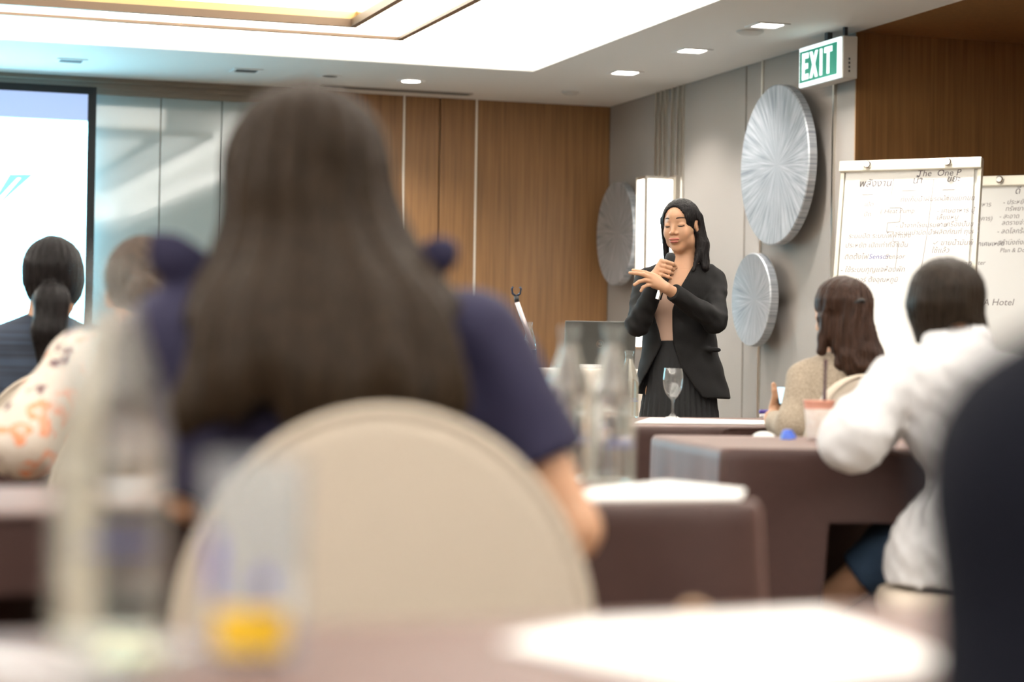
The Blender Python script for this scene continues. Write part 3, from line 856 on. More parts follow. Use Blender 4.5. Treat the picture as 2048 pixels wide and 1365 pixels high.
# ------------------------------------------------------------------ bottles and glasses
M_glass = glassmat('clear_bottle_glass', (0.98, 0.99, 0.98), 0.14, 0.05)
M_gob = glassmat('clear_stem_glass', (0.985, 0.985, 0.985), 0.20, 0.03)
M_water = bpy.data.materials.new('still_water'); M_water.use_nodes = True
_b = M_water.node_tree.nodes['Principled BSDF']; _b.inputs['Base Color'].default_value = (0.97, 0.99, 0.97, 1); _b.inputs['Transmission Weight'].default_value = 1.0; _b.inputs['Roughness'].default_value = 0.0; _b.inputs['IOR'].default_value = 1.33
M_print = mat('blue_print', (0.05, 0.09, 0.35), 0.5)
M_capw = mat('pale_bottle_cap', (0.75, 0.72, 0.65), 0.4, 0.4)
def patch(name, r0, z0, z1, a0, a1, m, parent, slope=0.0241):
    vs, fc = [], []
    for i in range(9):
        t = a0 + (a1 - a0) * i / 8
        for z in (z0, z1):
            r = r0 + slope * z
            vs.append((r * math.sin(t), -r * math.cos(t), z))
    for i in range(8): fc.append((2 * i, 2 * i + 2, 2 * i + 3, 2 * i + 1))
    return mk(name, vs, fc, m, parent, None, True)
def bottle(loc, label, h=0.235, r=0.034):
    root = tag(empty('water_bottle', loc), label, 'bottle', 'glass water bottles')
    k = h / 0.235
    prof = [(0.0001, 0.001), (r * 0.93, 0.001), (r, 0.006), (r, 0.010), (r, 0.110 * k), (r * 0.99, 0.122 * k), (r * 0.95, 0.135 * k), (r * 0.85, 0.150 * k), (r * 0.72, 0.165 * k), (r * 0.46, 0.192 * k), (r * 0.38, 0.205 * k), (r * 0.37, 0.222 * k), (r * 0.44, 0.223 * k), (r * 0.44, 0.231 * k), (r * 0.38, 0.2335 * k)]
    lathe('glass', prof, M_glass, root, n=40, cap=False)
    wp = [(0.0001, 0.006)] + [(r_ * 0.93, z_) for r_, z_ in prof[1:11]]
    wp[1] = (wp[1][0], 0.006); wp.append((0.0001, wp[-1][1]))
    lathe('reflection_blocker', [(0.0001, 0.0085), (r * 0.90, 0.0085), (r * 0.90, 0.0075), (0.0001, 0.0075)], mat('reflection_blocker_beige', (0.62, 0.60, 0.50), 0.5), root, n=40, cap=False)  # opaque disc added inside the water to block bright reflections near the bottom
    lathe('water', wp, M_water, root, n=40, cap=False)
    patch('printed_line', r * 1.005, 0.0600 * k, 0.0625 * k, -0.3, 1.1, M_print, root, 0.0)
    patch('printed_line', r * 1.005, 0.0680 * k, 0.0700 * k, -0.1, 0.9, M_print, root, 0.0)
    return root
b4 = onz(212, 1292, TZ - 0.0012); bottle(b4, 'large blurred glass water bottle beside the printed tumbler', 0.235, 0.0345)
b3 = onz(1222, 974, TZ - 0.0012); bottle(b3, 'glass water bottle standing next to papers beside the navy sleeve')
b3b = onz(1135, 966, TZ - 0.0012); bottle(b3b, 'glass water bottle half hidden by the navy sleeve')
b1 = onz(1257, 838, TZ - 0.0012); bottle(b1, 'glass water bottle next to the stemmed glass on the table before the presenter')
bs = P(1058, 737, 11.2); bottle((bs.x, bs.y, LT.z - 0.0012), 'far glass bottle beside the microphone stand')
# tumbler with yellow and blue print
tb = onz(505, 1330, TZ - 0.0012)
tr_ = tag(empty('tumbler', tb), 'clear tumbler with yellow and blue print on the foreground table', 'glass')
lathe('glass', [(0.0001, 0.0015), (0.0245, 0.0015), (0.0265, 0.004), (0.0295, 0.118), (0.0285, 0.118), (0.0255, 0.008), (0.0001, 0.008)], glassmat('bluish_tumbler_glass', (0.93, 0.95, 0.98), 0.2, 0.09), tr_, n=40, cap=False)
patch('yellow_print', 0.0268, 0.010, 0.034, -0.75, 0.85, mat('yellow_print', (0.85, 0.52, 0.02), 0.5), tr_)
patch('blue_print', 0.0268, 0.044, 0.056, 0.15, 0.5, mat('violet_print', (0.15, 0.13, 0.45), 0.5), tr_)
patch('blue_print', 0.0268, 0.040, 0.075, -1.0, -0.6, mat('violet_print', (0.15, 0.13, 0.45), 0.5), tr_)
# glass dish at the table's near rim
gd = onz(245, 1352, TZ - 0.0012)
gdr = tag(empty('glass_dish', gd), 'small glass dish with pale sweets in front of the large bottle', 'dish')
lathe('bowl', [(0.0001, 0.002), (0.022, 0.002), (0.036, 0.012), (0.040, 0.016), (0.037, 0.015), (0.022, 0.006), (0.0001, 0.005)], M_glass, gdr, n=32, cap=False)
for k in range(3):
    a = k * 2.1
    lathe('sweet', [(0.0001, 0.0), (0.007, 0.003), (0.008, 0.006), (0.005, 0.010), (0.0001, 0.011)], mat('pale_green_sweet', (0.75, 0.78, 0.5), 0.4), gdr, n=14, origin=(0.011 * math.cos(a), 0.011 * math.sin(a), 0.006), cap=False)
# wine goblet
gp = onz(1345, 838, TZ + 0.0022)
gob = tag(empty('wine_glass', gp), 'empty stemmed wine glass standing before the presenter', 'glass')
k = 0.172 / 0.17
prof = [(0.0001, 0.001), (0.031, 0.001), (0.0315, 0.003), (0.012, 0.009), (0.0048, 0.018), (0.0042, 0.05), (0.006, 0.064), (0.016, 0.074), (0.026, 0.090), (0.0325, 0.112), (0.034, 0.135), (0.032, 0.155), (0.0295, 0.170)]
inner = [(0.0285, 0.170), (0.031, 0.154), (0.0328, 0.135), (0.0313, 0.113), (0.025, 0.092), (0.015, 0.077), (0.0001, 0.072)]
lathe('stem_and_bowl', [(r * k, z * k) for r, z in prof + inner], M_gob, gob, n=48, cap=False)

# ------------------------------------------------------------------ papers and small things on the tables
M_paper = mat('white_paper', (0.86, 0.85, 0.82), 0.8)
def sheet(name, pix, label, z, cat='paper', m=None, th=0.0025):
    pts = [onz(px, py, z) for px, py in pix]
    c = sum(pts, Vector()) / len(pts)
    n = len(pts)
    vs = [p - c for p in pts] + [p - c + Vector((0, 0, th)) for p in pts]
    fc = [tuple(reversed(range(n))), tuple(range(n, 2 * n))] + [(i, (i + 1) % n, n + (i + 1) % n, n + i) for i in range(n)]
    o = mk(name, vs, fc, m or M_paper, None, Matrix.Translation(c))
    return tag(o, label, cat)
sheet('paper_sheet', [(1000, 1292), (1180, 1256), (1640, 1229), (1910, 1335), (1500, 1392)], 'large white paper sheet on the foreground table', TZ + 0.001)
sheet('paper_sheet', [(1150, 1003), (1175, 985), (1330, 968), (1490, 985), (1480, 1000)], 'white papers lying beside the two blurred bottles', TZ + 0.001, th=0.004)
sheet('paper_sheet', [(1270, 847), (1300, 837), (1540, 843), (1530, 850)], 'white paper under the stemmed glass', TZ + 0.001)
pn = onz(1320, 1287, TZ + 0.008)
pen = tag(empty('pen', pn), 'short dark pen lying on the large paper sheet', 'pen')
tube('barrel', [(-0.011, -0.002, 0), (0.011, 0.002, 0)], 0.0042, M_black, pen)
tube('clip', [(-0.009, -0.002, 0.005), (0.002, 0.0, 0.005)], 0.001, M_chrome, pen)
sw_ = onz(1388, 1228, TZ + 0.0045)
o = lathe('wrapped_sweet', [(0.0001, -0.004), (0.007, -0.002), (0.008, 0.002), (0.004, 0.005), (0.0001, 0.006)], mat('tan_wrapper', (0.55, 0.35, 0.2), 0.4), None, Matrix.Translation(sw_), n=16)
tag(o, 'small tan wrapped sweet at the far rim of the foreground table', 'sweet')
wp = onz(40, 1345, TZ + 0.007)
cb_ = tag(empty('marker_pen', wp), 'pale marker pen lying beside the large blurred bottle', 'pen')
tube('barrel', [(-0.05, 0.04, 0), (0.035, -0.03, 0)], 0.006, M_white, cb_)
tube('cap', [(0.033, -0.028, 0), (0.05, -0.042, 0)], 0.0066, mat('grey_cap', (0.5, 0.5, 0.5), 0.4), cb_)

# iced drink
ic = onz(1637, 879, TZ + 0.001)
cup = tag(empty('iced_drink', ic), 'pink iced drink in a plastic cup with a dark straw', 'drink')
M_cup = mat('frosted_cup', (0.85, 0.76, 0.68), 0.35, ramp=[(0.4, (0.85, 0.74, 0.66)), (0.6, (0.88, 0.82, 0.75))], vscale=(60, 60, 60))
lathe('cup', [(0.0001, 0.0), (0.026, 0.0), (0.028, 0.003), (0.036, 0.075), (0.036, 0.076)], M_cup, cup, n=32, cap=False)
lathe('pink_top', [(0.036, 0.076), (0.0385, 0.092), (0.040, 0.094), (0.040, 0.098), (0.037, 0.098), (0.0001, 0.094)], mat('pink_drink', (0.82, 0.40, 0.29), 0.4), cup, n=32, cap=False)
tube('straw', [(0.012, 0.0, 0.05), (0.0135, 0.0, 0.10), (0.0165, 0.01, 0.20)], 0.0054, mat('maroon_straw', (0.05, 0.012, 0.02), 0.4), cup)
# blue wrapper, marker and glass lid on that table
bl = onz(1577, 879, TZ + 0.001)
bm = bmesh.new(); bmesh.ops.create_icosphere(bm, subdivisions=2, radius=0.02)
for v in bm.verts:
    v.co.z = max(-0.0, v.co.z) * 1.25; v.co += Vector((rng.uniform(-1, 1), rng.uniform(-1, 1), rng.uniform(-0.3, 1))) * 0.003
    v.co.z = max(v.co.z, 0.0)
tag(fbm(bm, 'snack_wrapper', mat('blue_foil', (0.06, 0.14, 0.62), 0.3), None, Matrix.Translation(bl)), 'crumpled blue wrapper beside the iced drink', 'wrapper')
wn = onz(1528, 873, TZ + 0.001)
o = lathe('napkin', [(0.0001, 0.012), (0.012, 0.011), (0.024, 0.006), (0.030, 0.0)], M_paper, None, Matrix.Translation(wn), n=20)
tag(o, 'crumpled white napkin beside the blue wrapper', 'napkin')
for px, py, mm, lb in ((1533, 832, mat('white_marker_barrel', (0.85, 0.83, 0.85), 0.4), 'white marker pen at the beige woman\'s forearm'), (1531, 824, mat('purple_marker', (0.07, 0.04, 0.30), 0.4), 'purple capped marker pen at the beige woman\'s hand')):
    z_ = TZ + (0.03 if py > 825 else 0.05)
    q = P(px, py, 6.90)
    r = tag(empty('marker_pen', q), lb, 'pen', 'marker pens')
    tube('barrel', [(-0.015, 0, 0), (0.035, 0.006, 0.0)], 0.0065, mm, r)
    tube('cap', [(-0.02, -0.001, 0), (-0.014, 0, 0)], 0.0058, mm, r)

# ------------------------------------------------------------------ laptop, box, microphone stand on the ivory stand
lp = P(1197, 737, 11.25)
lap = tag(empty('laptop', (lp.x, lp.y, LT.z + 0.001), math.radians(8)), 'open dark laptop seen from behind its lid', 'laptop')
lwid = 0.37
M_lid = mat('dark_grey_lid', (0.055, 0.055, 0.05), 0.5)
box('base', (-lwid / 2, -0.02 + 0.0, 0.0), (lwid / 2, 0.22, 0.014), M_black, lap, bevel=0.004)
lidm = Matrix.Translation((0, 0, 0.012)) @ Matrix.Rotation(math.radians(12), 4, 'X')
bm = bmesh.new(); bbox(bm, (-lwid / 2, -0.012, 0), (lwid / 2, -0.004, 0.235), 0.004)
for v in bm.verts: v.co = lidm @ v.co
lid = fbm(bm, 'lid', M_lid, lap)
bm = bmesh.new()
for i in range(32):
    pass
lathe_bm(bm, [(0.017, -0.0005), (0.0195, -0.0005), (0.0195, 0.0008), (0.017, 0.0008)], 32, (0.0, 0.0, 0.0), axis=(0, -1, 0), cap=False)
for v in bm.verts: v.co = lidm @ (v.co + Vector((0, -0.0125, 0.118)))
fbm(bm, 'emblem_ring', M_chrome, lid)
bm = bmesh.new()
for k, (a0, b0, a1, b1) in enumerate([(-0.012, -0.006, -0.009, 0.006), (-0.009, -0.006, -0.004, -0.003), (-0.009, 0.003, -0.004, 0.006), (-0.003, -0.006, 0.0, 0.006), (0.0, -0.006, 0.004, -0.003), (0.006, -0.006, 0.012, -0.003), (0.006, -0.003, 0.008, 0.006)]):
    bbox(bm, (a0, -0.0135, 0.118 + b0), (a1, -0.0122, 0.118 + b1))
for v in bm.verts: v.co = lidm @ v.co
fbm(bm, 'emblem_mark', M_chrome, lid)
bq = P(1180, 737, 11.10)
bxr = tag(empty('document_tray', (bq.x, bq.y, LT.z + 0.001), math.radians(6)), 'flat white tray in front of the laptop lid', 'tray')
box('tray', (-0.055, -0.05, 0), (0.055, 0.03, 0.012), M_white, bxr, bevel=0.003)
box('lid', (-0.056, -0.051, 0.012), (0.056, 0.031, 0.019), M_white, bxr, bevel=0.002)
# microphone stand leaning boom
ms0 = P(1068, 700, 10.6); ms1 = P(1034, 605, 10.6)
mstand = tag(empty('microphone_stand', (ms0.x, ms0.y, 0)), 'slim microphone stand with an empty clip against the wood panels', 'microphone stand')
off = Vector((ms0.x, ms0.y, 0))
tube('boom', [ms0 - off, ms1 - off], 0.012, mat('pale_pink_metal', (0.7, 0.62, 0.62), 0.3, 0.5), mstand)
tube('pole', [(0, 0, 0.02), ms0 - off], 0.012, M_black, mstand)
lathe('base', [(0.0001, 0.0), (0.13, 0.0), (0.13, 0.012), (0.03, 0.025), (0.0001, 0.025)], M_black, mstand, n=32, cap=False)
c0 = ms1 - off
tube('clip', [c0, c0 + Vector((-0.004, 0, 0.03))], 0.012, M_black, mstand)
for s_ in (-1, 1):
    tube('clip_jaw', [c0 + Vector((-0.004, 0, 0.028)), c0 + Vector((-0.004 + 0.018 * s_, -0.004, 0.042)), c0 + Vector((-0.004 + 0.022 * s_, -0.006, 0.066)), c0 + Vector((-0.004 + 0.016 * s_, -0.006, 0.074))], 0.0055, mat('dark_blue_rubber', (0.03, 0.045, 0.08), 0.4), mstand)

# ------------------------------------------------------------------ flip charts
M_alu = mat('pale_aluminium_frame', (0.72, 0.68, 0.58), 0.4, 0.3)
M_pad = M_paper
M_board = mat('white_board', (0.85, 0.85, 0.83), 0.5)
M_ink = mat('dark_marker_ink', (0.10, 0.08, 0.09), 0.7)
M_inkf = mat('faded_marker_ink', (0.24, 0.21, 0.205), 0.7)
M_inkb = mat('blue_marker_ink', (0.08, 0.09, 0.35), 0.7)
def flipchart(corners, Yl, Yr, label, lines, writing_scale=1.0, rules=()):
    """corners: top-left, top-right pixels; hung vertical and slightly tilted back"""
    tl = P(*corners[0], Yl); tr = P(*corners[1], Yr)
    zt = (tl.z + tr.z) / 2
    yaw = math.atan2(tr.y - tl.y, tr.x - tl.x); wd = math.hypot(tr.x - tl.x, tr.y - tl.y)
    M = Matrix.Translation((tl.x, tl.y, zt)) @ Matrix.Rotation(yaw, 4, 'Z') @ Matrix.Rotation(math.radians(-10), 4, 'X')
    root = tag(empty('flip_chart', (tl.x, tl.y, 0)), label, 'flip chart')
    hgt = 1.05
    box('board', (0, 0.004, -hgt), (wd, 0.02, 0.0), M_board, root, M)
    box('side_rail', (-0.006, -0.012, -hgt), (0.012, 0.022, -0.002), M_alu, root, M)
    box('side_rail', (wd - 0.012, -0.012, -hgt), (wd + 0.006, 0.022, -0.002), M_alu, root, M)
    clampb = box('clamp_bar', (-0.01, -0.035, -0.05), (wd + 0.01, 0.004, 0.004), M_alu, root, M, bevel=0.004)
    for f in (0.2, 0.78):
        lathe('clamp_knob', [(0.0001, 0.022), (0.014, 0.022), (0.019, 0.016), (0.019, 0.006), (0.011, 0.0)], M_chrome, clampb, M, 20, (wd * f, -0.035, -0.022), axis=(0, -1, 0), cap=False)
    pad = box('paper_pad', (0.02, -0.010, -hgt + 0.04), (wd - 0.03, 0.002, -0.045), M_pad, root, M)
    for x, z, s, body, mm in lines:
        fr = M @ Matrix.Translation((x * wd, -0.0105, z)) @ Matrix.Rotation(math.pi / 2, 4, 'X')
        text('handwriting', body, s * writing_scale, mm, fr, pad, shear=0.18)
    for a0, b0, a1, b1 in rules:
        dx_, dz_ = (a1 - a0) * wd, b1 - b0; ln_ = math.hypot(dx_, dz_); nx_, nz_ = -dz_ / ln_ * 0.0012, dx_ / ln_ * 0.0012
        q = [(a0 * wd + nx_, b0 + nz_), (a1 * wd + nx_, b1 + nz_), (a1 * wd - nx_, b1 - nz_), (a0 * wd - nx_, b0 - nz_)]
        vs = [(x, -0.0112, z) for x, z in q] + [(x, -0.0100, z) for x, z in q]
        mk('ruled_line', vs, [(0, 1, 2, 3), (7, 6, 5, 4)] + [(i, 4 + i, 4 + (i + 1) % 4, (i + 1) % 4) for i in range(4)], M_inkf, pad, M)
    tray = box('pen_tray', (0.0, -0.06, -hgt - 0.02), (wd, 0.02, -hgt), M_alu, root, M)
    low = M @ Vector((wd / 2, 0.01, -hgt))
    for dx, dy in ((-0.32, -0.12), (0.32, -0.12), (0.0, 0.5)):
        top_ = Vector((low.x + dx * 0.8, low.y, low.z)); foot = Vector((low.x + dx * 1.1, low.y + dy, 0.006))
        r0 = Vector((tl.x, tl.y, 0))
        tube('leg', [top_ - r0, foot - r0], 0.012, M_alu, root)
    return root
f1 = [(0.13, -0.125, 0.050, 'พลังงาน', M_ink), (0.52, -0.115, 0.050, 'น้ำ', M_ink), (0.765, -0.110, 0.046, 'ขยะ', M_ink),
      (0.55, -0.080, 0.046, 'The  One P', M_ink), (0.55, -0.092, 0.03, '_______', M_ink),
      (0.44, -0.205, 0.034, 'ถังเก็บน้ำฝนรดน้ำ', M_inkf), (0.73, -0.205, 0.036, '- คัดแยกขยะ', M_inkf),
      (0.18, -0.225, 0.032, 'เปิด', M_inkf), (0.18, -0.275, 0.032, 'ปิด', M_inkf), (0.30, -0.262, 0.034, '( Heat Pump', M_inkf),
      (0.42, -0.335, 0.033, '- น้ำจากโรงแรมอาบ', M_inkf), (0.44, -0.372, 0.033, 'ระบบบำบัด น้ำ', M_inkf),
      (0.71, -0.265, 0.034, '- เศษอาหาร ปุ๋ย', M_inkf), (0.71, -0.298, 0.034, 'เลี้ยงหมู', M_inkf), (0.71, -0.333, 0.034, '✓ เครื่องปั่นขยะ', M_inkf),
      (0.70, -0.370, 0.034, 'ผลิตภัณฑ์ ถุงผ้า', M_inkf), (0.69, -0.425, 0.036, '✓ ขายน้ำมันพืช', M_inkf), (0.69, -0.462, 0.036, 'ใช้แล้ว', M_inkf),
      (0.08, -0.385, 0.034, 'ระบบปิด ระบบไฟฟ้าแสง', M_inkf), (0.06, -0.432, 0.034, 'ประหยัด เปิดเท่าที่จำเป็น', M_inkf),
      (0.06, -0.490, 0.036, 'ติดตั้งไฟ', M_inkf), (0.24, -0.490, 0.038, 'Sensor', M_inkb), (0.36, -0.490, 0.036, 'Sensor', M_inkf),
      (0.04, -0.555, 0.036, '- ใช้ระบบกุญแจห้องพัก', M_inkf), (0.08, -0.605, 0.034, 'และแอร์ ตั้งอุณหภูมิ', M_inkf),
      (0.68, -0.530, 0.034, '- ลดขยะพลาสติก', M_inkf), (0.69, -0.570, 0.034, 'ขวดแก้วน้ำดื่ม', M_inkf)]
fc1 = flipchart([(1687, 327), (1963, 319)], 10.9, 10.58, 'white flip chart covered in handwriting with two clamp knobs, in front of dark wood', f1, 1.0,
                [(0.385, -0.09, 0.375, -0.17), (0.675, -0.095, 0.655, -0.34), (0.655, -0.34, 0.62, -0.60), (0.37, -0.235, 0.45, -0.235), (0.45, -0.235, 0.45, -0.305), (0.45, -0.305, 0.36, -0.31), (0.36, -0.31, 0.36, -0.355), (0.36, -0.355, 0.41, -0.355), (0.41, -0.355, 0.41, -0.405), (0.41, -0.405, 0.45, -0.405), (0.45, -0.405, 0.44, -0.54), (0.16, -0.165, 0.24, -0.165), (0.45, -0.15, 0.55, -0.15), (0.74, -0.15, 0.83, -0.15)])
# ruled lines between the columns
f2 = [(0.30, -0.09, 0.05, 'ดี', M_ink), (0.22, -0.145, 0.034, '- ประหยัด', M_inkf), (0.24, -0.18, 0.034, 'ทรัพยากร', M_inkf), (0.20, -0.22, 0.034, '- สะอาด', M_inkf), (0.22, -0.255, 0.034, 'ลดรายจ่าย', M_inkf),
      (0.19, -0.30, 0.036, '- ลดโลกร้อน', M_inkf), (0.19, -0.36, 0.036, '- คำนึงถึงผู้อื่น', M_inkf), (0.22, -0.40, 0.032, 'Plan & Doing', M_inkf),
      (0.02, -0.155, 0.034, 'อาหาร', M_inkf), (0.02, -0.23, 0.034, 'อาคาร)', M_inkf), (0.0, -0.365, 0.034, 'แยกเศษเหลือ', M_ink), (0.01, -0.415, 0.034, 'ก)', M_inkf), (0.01, -0.465, 0.034, 'water', M_inkf),
      (0.12, -0.68, 0.05, 'A Hotel', M_inkf)]
fc2 = flipchart([(1950, 358), (2230, 349)], 11.5, 11.15, 'second flip chart behind, reading Hotel at the bottom', f2)

# ------------------------------------------------------------------ people
M_skin = mat('skin', (0.53, 0.295, 0.175), 0.5, var=0.05, vscale=(25, 25, 25))
M_skin.node_tree.nodes['Principled BSDF'].inputs['Subsurface Weight'].default_value = 0.12
M_skin.node_tree.nodes['Principled BSDF'].inputs['Subsurface Radius'].default_value = (0.012, 0.005, 0.003)
def hairmat(name, col, rough=0.38, var=0.45, tip=None):
    m = mat(name, col, rough, var=var, vscale=(140, 140, 5), bump=0.5, bscale=(260, 260, 7), spec=0.13)
    return m
M_hair_black = hairmat('black_hair', (0.012, 0.010, 0.010))
M_hair_brown = hairmat('brown_hair', (0.025, 0.0155, 0.0085), 0.5)
M_hair_dark = hairmat('dark_brown_hair', (0.022, 0.015, 0.010))
M_hair_wave = hairmat('chestnut_hair', (0.042, 0.021, 0.014))
M_hair_grey = hairmat('ash_brown_hair', (0.06, 0.04, 0.028), 0.5)
M_lip = mat('lips', (0.42, 0.13, 0.10), 0.4)
M_brow = mat('brow_hair', (0.07, 0.035, 0.02), 0.7)
M_suit = mat('black_suit_cloth', (0.0065, 0.006, 0.006), 0.8, bump=0.15, bscale=(500, 500, 500), spec=0.3)
M_skirt = mat('black_pleated_cloth', (0.007, 0.007, 0.008), 0.8)
M_beige_top = mat('nude_knit_top', (0.55, 0.37, 0.28), 0.8)
M_navy = mat('navy_blouse_cloth', (0.021, 0.019, 0.048), 0.75, bump=0.1, bscale=(300, 300, 300), spec=0.25)
M_navyd = mat('dark_navy_suit_cloth', (0.0042, 0.0048, 0.0095), 0.85, spec=0.12)
M_whiteb = mat('white_blouse_cloth', (0.61, 0.61, 0.62), 0.8, bump=0.12, bscale=(40, 40, 40))
M_beige = mat('beige_check_cloth', (0.36, 0.295, 0.225), 0.85, var=0.30, vscale=(240, 240, 240))
M_jeans = mat('blue_denim', (0.035, 0.07, 0.13), 0.85, var=0.2, vscale=(300, 300, 300))
M_floral = mat('floral_cloth', (0.7, 0.6, 0.5), 0.75, vscale=(17, 17, 17), ramp=[(0.0, (0.10, 0.05, 0.06)), (0.36, (0.12, 0.06, 0.07)), (0.40, (0.58, 0.50, 0.42)), (0.54, (0.60, 0.53, 0.46)), (0.57, (0.72, 0.24, 0.10)), (0.63, (0.78, 0.36, 0.22)), (0.66, (0.60, 0.49, 0.42))])
M_shoe = mat('black_leather', (0.02, 0.02, 0.02), 0.4)
M_tan = mat('tan_leather', (0.42, 0.22, 0.09), 0.5)
# woven pinstripes of the dark shirt
M_stripe = mat('pinstriped_navy_cloth', (0.022, 0.035, 0.062), 0.75, var=0.5, vscale=(1, 1, 90))

def hframe(yaw, pitch, roll=0.0):
    return (Matrix.Rotation(yaw, 3, 'Z') @ Matrix.Rotation(pitch, 3, 'X') @ Matrix.Rotation(roll, 3, 'Y'))
def local(Q, hc, R, s): return ((Q - V3(hc)) @ np.array(R, np.float32)) / s
def head_sdf(Q, hc, R, s=1.0):
    q = local(Q, hc, R, s)
    d = ell(q, (0, -0.014, 0.030), (0.074, 0.094, 0.084))
    d = smin(d, ell(q, (0, 0.016, -0.034), (0.058, 0.068, 0.080)), 0.03)
    d = smin(d, ell(q, (0, 0.052, -0.098), (0.022, 0.022, 0.018)), 0.028)
    for sx in (-1, 1):
        d = smin(d, ell(q, (sx * 0.036, 0.048, -0.030), (0.024, 0.026, 0.028)), 0.02)
        d = smin(d, ell(q, (sx * 0.044, 0.005, -0.072), (0.016, 0.034, 0.022)), 0.025)
    d = smin(d, cone(q, (0, 0.066, 0.032), (0, 0.070, 0.045), 0.020, 0.020), 0.03)
    for sx in (-1, 1):      # eye hollows, lids
        d = smax(d, -ell(q, (sx * 0.031, 0.096, 0.008), (0.019, 0.016, 0.011)), 0.012)
        d = smin(d, ell(q, (sx * 0.031, 0.068, 0.006), (0.0155, 0.0135, 0.0105)), 0.004)
    d = smin(d, cone(q, (0, 0.080, 0.016), (0, 0.0985, -0.026), 0.0065, 0.0095), 0.011)
    for sx in (-1, 1):
        d = smin(d, ell(q, (sx * 0.0125, 0.086, -0.031), (0.0085, 0.011, 0.0075)), 0.006)
    d = smin(d, ell(q, (0, 0.078, -0.062), (0.022, 0.012, 0.016)), 0.012)
    for sx in (-1, 1):
        e = ell(q, (sx * 0.075, -0.012, -0.004), (0.009, 0.019, 0.031))
        e = smax(e, -ell(q, (sx * 0.084, -0.006, 0.0), (0.007, 0.011, 0.018)), 0.004)
        d = smin(d, e, 0.006)
    return d * s
def face_details(parent, hc, R, s, org):
    def W(p): return Vector(hc) + R @ (Vector(p) * s) - org
    for sx in (-1, 1):
        br = [W((sx * (0.012 + 0.036 * t), 0.0885 - 0.030 * t * t - 0.002, 0.0325 + 0.0045 * math.sin(t * 2.9))) for t in [i / 7 for i in range(8)]]
        tube('eyebrow', br, [0.0022 * s, 0.003 * s, 0.0032 * s, 0.003 * s, 0.0027 * s, 0.0023 * s, 0.0017 * s, 0.0008 * s], M_brow, parent)
        ls = [W((sx * (0.0175 + 0.029 * t), 0.0795 + 0.0025 * math.sin(t * 3.14) - 0.012 * t * t, 0.0015 - 0.0035 * math.sin(t * 3.14) + 0.001 * t)) for t in [i / 7 for i in range(8)]]
        tube('eyelash', ls, [0.0008, 0.0018, 0.0023, 0.0025, 0.0025, 0.0023, 0.0018, 0.0009], mat('lash', (0.02, 0.012, 0.01), 0.7), parent)
    def lips(Q):
        q = local(Q, hc, R, s)
        u = smin(ell(q, (-0.010, 0.0860, -0.0570), (0.0165, 0.009, 0.0050)), ell(q, (0.010, 0.0860, -0.0570), (0.0165, 0.009, 0.0050)), 0.004)
        l_ = ell(q, (0, 0.0855, -0.0685), (0.0200, 0.009, 0.0062))
        return np.minimum(u, l_) * s
    c = Vector(hc) + R @ Vector((0, 0.086, -0.062)) * s
    blob('lips', lips, c - Vector((0.03,) * 3), c + Vector((0.03,) * 3), 0.0013, M_lip, parent)

def finger(Q, pts, r0, r1):
    d = None
    n = len(pts) - 1
    for i in range(n):
        a = r0 + (r1 - r0) * i / n; b = r0 + (r1 - r0) * (i + 1) / n
        c = cone(Q, pts[i], pts[i + 1], a, b)
        d = c if d is None else smin(d, c, 0.003)
    return d
def hand_sdf(Q, wrist, knuckles, fingers, thumb, rw=0.024, rf=0.0085):
    """knuckles: four points; fingers: four point chains starting there; thumb: chain from the side of the palm"""
    w_ = Vector(wrist)
    d = None
    for kn in knuckles:
        base = w_ + (Vector(kn) - w_) * 0.15
        c = cone(Q, base, kn, 0.0155, 0.0105)
        d = c if d is None else smin(d, c, 0.012)
    for i, ch in enumerate(fingers):
        d = smin(d, finger(Q, ch, rf * (1.08 if i < 3 else 0.92), rf * (0.80 if i < 3 else 0.7)), 0.005)
    d = smin(d, finger(Q, thumb, rf * 1.4, rf * 0.9), 0.009)
    return d
def bounds(*pts, pad=0.1):
    a = np.array([tuple(p) for p in pts]); return a.min(0) - pad, a.max(0) + pad
def groove(Q, c, amp, freq, zf=9.0, seed=0.0):
    ang = np.arctan2(Q[:, 1] - c[1], Q[:, 0] - c[0])
    return amp * (np.sin(ang * freq + 1.5 * np.sin(Q[:, 2] * zf + seed)) + 0.5 * np.sin(ang * freq * 2.3 + 2.0 * np.sin(Q[:, 2] * zf * 0.7 + 1 + seed)))
def wisps(name, m, parent, org, chains, r=0.0012):
    """separate locks of hair lying on the main mass"""
    for ch in chains:
        n = len(ch)
        tube(name, [Vector(p) - org for p in ch], [r * (1.0 if i < n - 2 else 0.5) for i in range(n)], m, parent, n=6)

def cap(Q, hc, R, s=1.0, grow=0.0):
    q = local(Q, hc, R, s)
    d = ell(q, (0, -0.016, 0.032), (0.080 + grow, 0.100 + grow, 0.090 + grow))
    return smax(d, -ell(q, (0, 0.098, -0.02), (0.068, 0.076, 0.098)), 0.008) * s
# ================= presenter
Y = 9.17
hc = P(1361, 452, Y - 0.02); Rh = hframe(math.radians(180 - 26), math.radians(-5), math.radians(2))
hs = 0.935
root_y = Y
S_r, E_r, W_r = P(1292, 562, 9.20), P(1276, 648, 9.04), P(1318, 562, 8.96)
S_l, E_l, W_l = P(1430, 564, 9.20), P(1430, 642, 9.03), P(1338, 580, 8.88)
neck0, neck1 = P(1374, 500, Y + 0.01), P(1368, 548, Y + 0.03)
chest, waist, hip = P(1364, 590, Y), P(1358, 685, Y), P(1360, 770, Y)
FX = (0, 1, 0)
